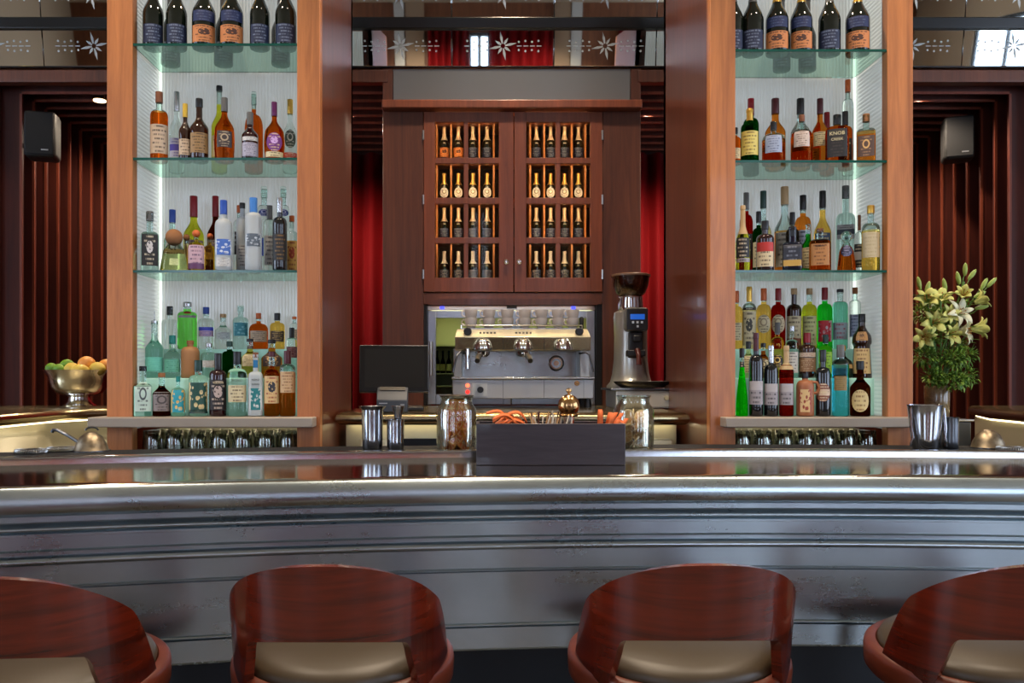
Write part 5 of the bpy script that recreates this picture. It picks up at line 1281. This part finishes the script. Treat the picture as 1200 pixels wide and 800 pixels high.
# ---------------------------------------------------------------- vase of lilies
VY = 3.95
vx = X(1098, VY)
st = thing('side_station', 'dark steel bar station behind the right tower holding the flower vase', 'station', (vx-.08, VY+.02, 0))
MB().box(-.17, .17, -.14, .14, 0, 1.165).build('station_body', DKSTEEL, st, bevel=.004)
MB().box(-.18, .18, -.15, .15, 1.1655, 1.176).build('station_top', STEEL, st, bevel=.003)
va = thing('flower_vase', 'brown mottled cylinder vase holding the lilies', 'vase', (vx, VY, 1.1765))
VH = Z(452, VY)-1.1765
MB().lathe([(0, .002), (.046, 0), (.050, .006), (.053, VH*.5), (.055, VH-.002), (.053, VH), (.049, VH-.002), (.046, .01), (0, .008)], 30).build('vase_body', wood('vase_glaze', (92, 70, 44), (150, 124, 84), (30, 30, 60), .25, .5), va, smooth=60)
PET = P('lily_petal', (214, 214, 122), .5); PETW = P('lily_petal_white', (226, 222, 184), .5); BUD = P('lily_bud', (150, 172, 80), .5); LEAF = P('leaf_green', (70, 108, 30), .5); LEAF2 = P('leaf_light', (118, 150, 50), .5); STEM = P('stem_green', (84, 120, 44), .5); STAM = P('lily_stamen', (170, 110, 40), .6)
def frame(d):
    d = Vector(d).normalized(); return d.to_track_quat('Z', 'Y').to_matrix()
def lily_flower_mb(pos, d, s, op, m):
    F = frame(d)
    for k in range(6):
        a = 2*PI*k/6+.2; rows = []
        wd = .021 if k % 2 else .015
        for q in range(8):
            t = q/7; rad = s*(.10+op*(.95*t**1.6)); h = s*(1.0*t-.62*op*t**3)
            wv = s/.09*wd*math.sin(PI*min(1, t*.92+.06))**.8
            c, sn = math.cos(a), math.sin(a)
            row = []
            for e in (-1, 0, 1):
                p = Vector((rad*c-e*wv*sn, rad*sn+e*wv*c, h+abs(e)*wv*.25)); row.append(Vector(pos)+F @ p)
            rows.append(row)
        m.sheet(rows)
def leaf_mb(m, pos, d, L, wdt, droop=.4, mi=0):
    F = frame(d); rows = []
    for q in range(6):
        t = q/5; wv = wdt*math.sin(PI*min(1, t*.93+.05))
        row = []
        for e in (-1, 0, 1): row.append(Vector(pos)+F @ Vector((e*wv, -droop*L*t*t+abs(e)*wv*.3, L*t)))
        rows.append(row)
    m.sheet(rows, mi=mi)
rl = random.Random(5)
base = Vector((vx, VY, 1.1765+VH-.04))
def lp(px, py, dy=0): Y = VY+dy; return Vector((X(px, Y), Y, Z(py, Y)))
lilies = [  # tip pixel of stem, flowers (px,py,dir,size,open,white), buds
 ((1139, 385), [((1128, 388), (.75, -.7, .05), .085, .75, 1), ((1143, 385), (1, -.15, .1), .09, .55, 0)], [], 'lily stem with a wide open bloom leaning out to the right'),
 ((1121, 368), [((1122, 366), (.2, -1, .25), .075, .95, 1)], [((1150, 360), (1, -.2, .2))], 'lily stem with a small white bloom facing forward'),
 ((1135, 350), [((1146, 352), (.9, -.3, .5), .075, .6, 0)], [((1153, 333), (.5, 0, .9)), ((1162, 331), (.7, 0, .7)), ((1148, 345), (.8, 0, .4))], 'lily stem with buds at the upper right'),
 ((1130, 330), [((1126, 345), (-.3, -.8, .5), .07, .5, 0)], [((1131, 316), (.05, 0, 1)), ((1139, 322), (.6, 0, .8)), ((1123, 326), (-.2, 0, 1))], 'tallest lily stem with buds at its tip'),
 ((1102, 345), [((1100, 350), (-.1, -.7, .8), .085, .6, 0), ((1110, 368), (.2, -1, .2), .07, .7, 0)], [((1107, 334), (-.2, 0, 1))], 'lily stem with a yellow-green bloom at the upper middle'),
 ((1085, 345), [((1084, 352), (-.3, -.7, .6), .085, .65, 0)], [((1077, 332), (-.2, 0, 1)), ((1087, 337), (.3, 0, 1))], 'lily stem with a bloom beside the wooden post'),
 ((1090, 372), [((1092, 378), (-.1, -1, .1), .08, .8, 0), ((1080, 395), (-.4, -1, -.1), .075, .7, 0)], [], 'low lily stem with two blooms above the greenery'),
 ((1110, 395), [((1112, 392), (.3, -1, -.05), .075, .7, 0)], [((1100, 398), (.5, -.8, -.2))], 'low lily stem with one bloom in the centre of the bunch')]
for i, (tip, fl, buds, lab) in enumerate(lilies):
    tp = lp(tip[0], tip[1], rl.uniform(-.05, .05)); t = thing('lily_stem', lab+' in the vase', 'flower', tuple(base), 0, 'lilies in the vase')
    L0 = Vector((0, 0, 0)); T = tp-base; root = Vector((rl.uniform(-.02, .02), rl.uniform(-.02, .02), 0)); mid = root*.6+T*.45+Vector((0, 0, .05))
    pts = rnd([tuple(root-Vector((0, 0, .12))), tuple(root), tuple(mid), tuple(T)], 5)
    m = MB().tube(pts, .0038, 7)
    for (pp, d) in buds: m.tube([tuple(mid*.3+T*.7), tuple(lp(*pp)-base)], .0022, 6)
    m.build('stalk', STEM, t)
    for (pp, d, s, op, wh) in fl:
        pos = lp(*pp)-base; pos -= Vector(d).normalized()*s*.35; pos.y -= .02
        m = MB(); lily_flower_mb(pos, d, s, op, m); f = m.build('lily_bloom', PETW if wh else PET, t, solid=.0015, smooth=60)
        F = frame(d); m = MB()
        for k in range(5): m.tube([tuple(pos+F @ Vector((0, 0, s*.1))), tuple(pos+F @ Vector((.014*math.cos(k*1.256), .014*math.sin(k*1.256), s*.6)))], .0012, 5); m.ball(tuple(pos+F @ Vector((.014*math.cos(k*1.256), .014*math.sin(k*1.256), s*.62))), .003, 6, 4)
        m.build('stamens', STAM, f)
    for (pp, d) in buds:
        pos = lp(*pp)-base; F = frame(d)
        k0 = MB().lathe([(0, -.03), (.006, -.026), (.0095, -.01), (.0105, .006), (.007, .024), (0, .034)], 10, M=Matrix.Translation(pos) @ F.to_4x4()); k0.build('bud', BUD, t, smooth=80)
    m = MB()
    for k in range(9):
        q = rl.uniform(.35, .95); p = root*(1-q)+T*q+Vector((0, 0, .02)); a = rl.uniform(0, 2*PI)
        leaf_mb(m, p, (math.cos(a), math.sin(a), .5), rl.uniform(.06, .1), .009)
    m.build('leaves', LEAF if i % 2 else LEAF2, t, solid=.0008, smooth=60)
clumps = [((1088, 442), 'curly greenery spilling over the vase rim at the left'), ((1108, 446), 'curly greenery spilling over the vase rim in front'), ((1126, 440), 'curly greenery spilling over the vase rim at the right'),
          ((1082, 418), 'curly greenery beside the post below the lilies'), ((1108, 420), 'curly greenery in the middle under the lilies'), ((1128, 416), 'curly greenery at the right under the open bloom'), ((1095, 400), 'leafy greenery behind the lilies'),
          ((1088, 366), 'yellow-green leafy sprig among the blooms beside the post'), ((1116, 372), 'yellow-green leafy sprig among the upper blooms'), ((1104, 352), 'yellow-green leafy sprig at the top of the bunch')]
for i, (pp, lab) in enumerate(clumps):
    c = lp(*pp)+Vector((0, (-.05, -.08, -.03, -.02, -.06, -.02, .05, .06, .07, .06)[i], 0)); t = thing('greenery_sprig', lab, 'foliage', tuple(base), 0, 'greenery in the vase')
    c -= base
    MB().tube(rnd([(0, .005*i-.015, -.1), tuple(c*.5+Vector((0, 0, .05))), tuple(c)], 5), .003, 6).build('stalk', STEM, t)
    m = MB()
    for k in range(150):
        d = Vector((rl.gauss(0, 1), rl.gauss(0, 1), rl.gauss(0, 1))).normalized(); p = c+Vector((d.x*.05, d.y*.05, d.z*.042))*rl.uniform(.4, 1)
        leaf_mb(m, p, (d.x+rl.uniform(-.6, .6), d.y-.3, d.z+rl.uniform(-.4, .5)), rl.uniform(.016, .03), rl.uniform(.004, .007), rl.uniform(-.5, .9), mi=rl.randrange(2))
    m.build('leaves', [LEAF, LEAF2] if i < 7 else [LEAF2, BUD], t, solid=.0006, smooth=60)

# ---------------------------------------------------------------- loudspeakers
def speaker(x, y, z, rz, label, s):
    t = thing('loudspeaker', label, 'speaker', (x, y, z), rz)
    MB().box(-.08, .08, -.075, .075, -.125, .125).build('cabinet', P('speaker_black', (9, 10, 12), .6), t, bevel=.02, seg=3)
    MB().box(-.07, .07, -.082, -.0751, -.113, .113).build('grille', P('speaker_grille', (6, 7, 9), .8), t, bevel=.006)
    MB().box(.01, .045, -.0845, -.082, -.092, -.086).build('badge', P('badge_silver', (170, 170, 170), .3, .8), t)
    MB().tube([(0, .07, 0), (s*.03, .12, 0), (s*.08, .15, 0)], .012, 8).build('bracket', BLACK, t)
speaker(-2.415, 4.70, Z(160.5, 4.70), .25, 'black loudspeaker on the slatted wall at the upper left', -1)
speaker(2.79, 5.0, Z(164, 5.0), -.35, 'black loudspeaker on the slatted wall at the upper right', 1)

# ---------------------------------------------------------------- bar stools
LEATHER = P('olive_leather', (62, 50, 33), .42)
LEGW = W_STOOL
def make_stool(label, x, y, z0, rz=0):
    """back faces the camera (-Y); z0: height of the top of the back"""
    t = thing('bar_stool', label, 'bar stool', (x, y, z0-1.0), rz, 'bar stools along the zinc bar')
    Rb, TH = .238, .022
    N = 150; A = math.radians(86); outer = []; inner = []; cols = []
    def top(a):
        d = abs(math.degrees(a)); v = 1.0-.05*(d/49)**2.2
        if d > 68: v -= .10*((d-68)/18)**1.6
        return max(v, .74)
    def bot(a):
        d = abs(math.degrees(a))
        if d < 40: return .845-.018*(d/40)**2
        if d < 45: return .827-.030*(1-math.sqrt(max(0, 1-((d-40)/5)**2)))
        if d < 52: return .797-.097*(d-45)/7
        return .70
    def rad(z, k): return Rb-(TH if k else 0)
    M_ = 10; m = MB(); grid = [[], []]
    for i in range(N+1):
        a = -A+2*A*i/N; zt, zb = top(a), bot(a)
        for k in (0, 1):
            col = []
            zs = max(zb, .845-.018*min(1, math.degrees(abs(a))/40)**2)
            zs = min(zs, zb+(zt-zb)*.6)
            for j in range(M_+1):
                z = zb+(zs-zb)*j/4 if j <= 4 else zs+(zt-zs)*(j-4)/(M_-4)
                r = rad(z, k)
                col.append(len(m.v)); m.v.append((r*math.sin(a), -r*math.cos(a)-.22*(z-.74), z))
            grid[k].append(col)
    for i in range(N):
        for j in range(M_):
            o_, n_ = grid[0], grid[1]
            m.f.append([o_[i][j], o_[i+1][j], o_[i+1][j+1], o_[i][j+1]]); m.f.append([n_[i][j], n_[i][j+1], n_[i+1][j+1], n_[i+1][j]]); m.m += [0, 0]
        m.f.append([grid[0][i][M_], grid[0][i+1][M_], grid[1][i+1][M_], grid[1][i][M_]]); m.f.append([grid[0][i][0], grid[1][i][0], grid[1][i+1][0], grid[0][i+1][0]]); m.m += [0, 0]
    for i, s in ((0, 0), (N, 1)):
        for j in range(M_):
            f = [grid[0][i][j], grid[0][i][j+1], grid[1][i][j+1], grid[1][i][j]]; m.f.append(f if s == 0 else f[::-1]); m.m.append(0)
    bk = m.build('backrest', W_STOOL, t, bevel=.005, seg=3, smooth=0)
    bm = bmesh.new(); bm.from_mesh(bk.data); bmesh.ops.remove_doubles(bm, verts=bm.verts, dist=1e-5); bmesh.ops.dissolve_degenerate(bm, edges=bm.edges, dist=1e-6); bm.to_mesh(bk.data); bm.free()
    bk.data.polygons.foreach_set('use_smooth', [True]*len(bk.data.polygons)); bk.data.set_sharp_from_angle(angle=math.radians(40))
    Tl = Matrix.Translation((0, .010, .73)) @ Matrix.Rotation(math.radians(5.5), 4, 'X') @ Matrix.Translation((0, 0, -.738))
    MB().lathe([(.17, .69), (.24, .69), (.248, .70), (.25, .735), (.248, .747), (.241, .753), (.224, .753), (.218, .744), (.17, .74), (.17, .69)], 64, sy=.90, M=Tl).build('seat_ring', W_RIM, t, smooth=50)
    MB().lathe([(0, .732), (.203, .732), (.217, .742), (.221, .757), (.213, .772), (.18, .784), (.1, .790), (0, .792)], 56, sy=.90, M=Tl).build('seat_cushion', LEATHER, t, smooth=60)
    for k in range(4):
        a = PI/4+PI/2*k
        MB().tube([(.175*math.cos(a), .175*math.sin(a), .72), (.215*math.cos(a), .215*math.sin(a), .36), (.245*math.cos(a), .245*math.sin(a), .0)], lambda q: .020-.007*q, 12).build('leg', LEGW, t)
    MB().tube([(.222*math.cos(2*PI*q/40), .222*math.sin(2*PI*q/40), .30) for q in range(40)], .010, 10, close=True).build('foot_ring', BRASS, t)
    return t
def stool_place(pxc, ytop, Yb):     # centre pixel and top of the back, distance of the back
    return X(pxc, Yb+.305), Yb+.295, Z(ytop, Yb)
st_spec = [(58, 673, 1.53, .05, 'mahogany bar stool at the left edge, cut by the frame'), (403, 662, 1.63, 0, 'mahogany bar stool second from left, in front of the till and orange jar'),
           (794, 658, 1.64, 0, 'mahogany bar stool third from left, in front of the right bottle tower'), (1150, 655, 1.64, -.03, 'mahogany bar stool at the right edge, cut by the frame')]
proto = None
for (px, yt, Yb, rz, lab) in st_spec:
    x, y, z = stool_place(px, yt, Yb)
    if proto is None: proto = make_stool(lab, x, y, 1.0, rz)
    else: dup(proto, (x, y, 0), rz, lab)
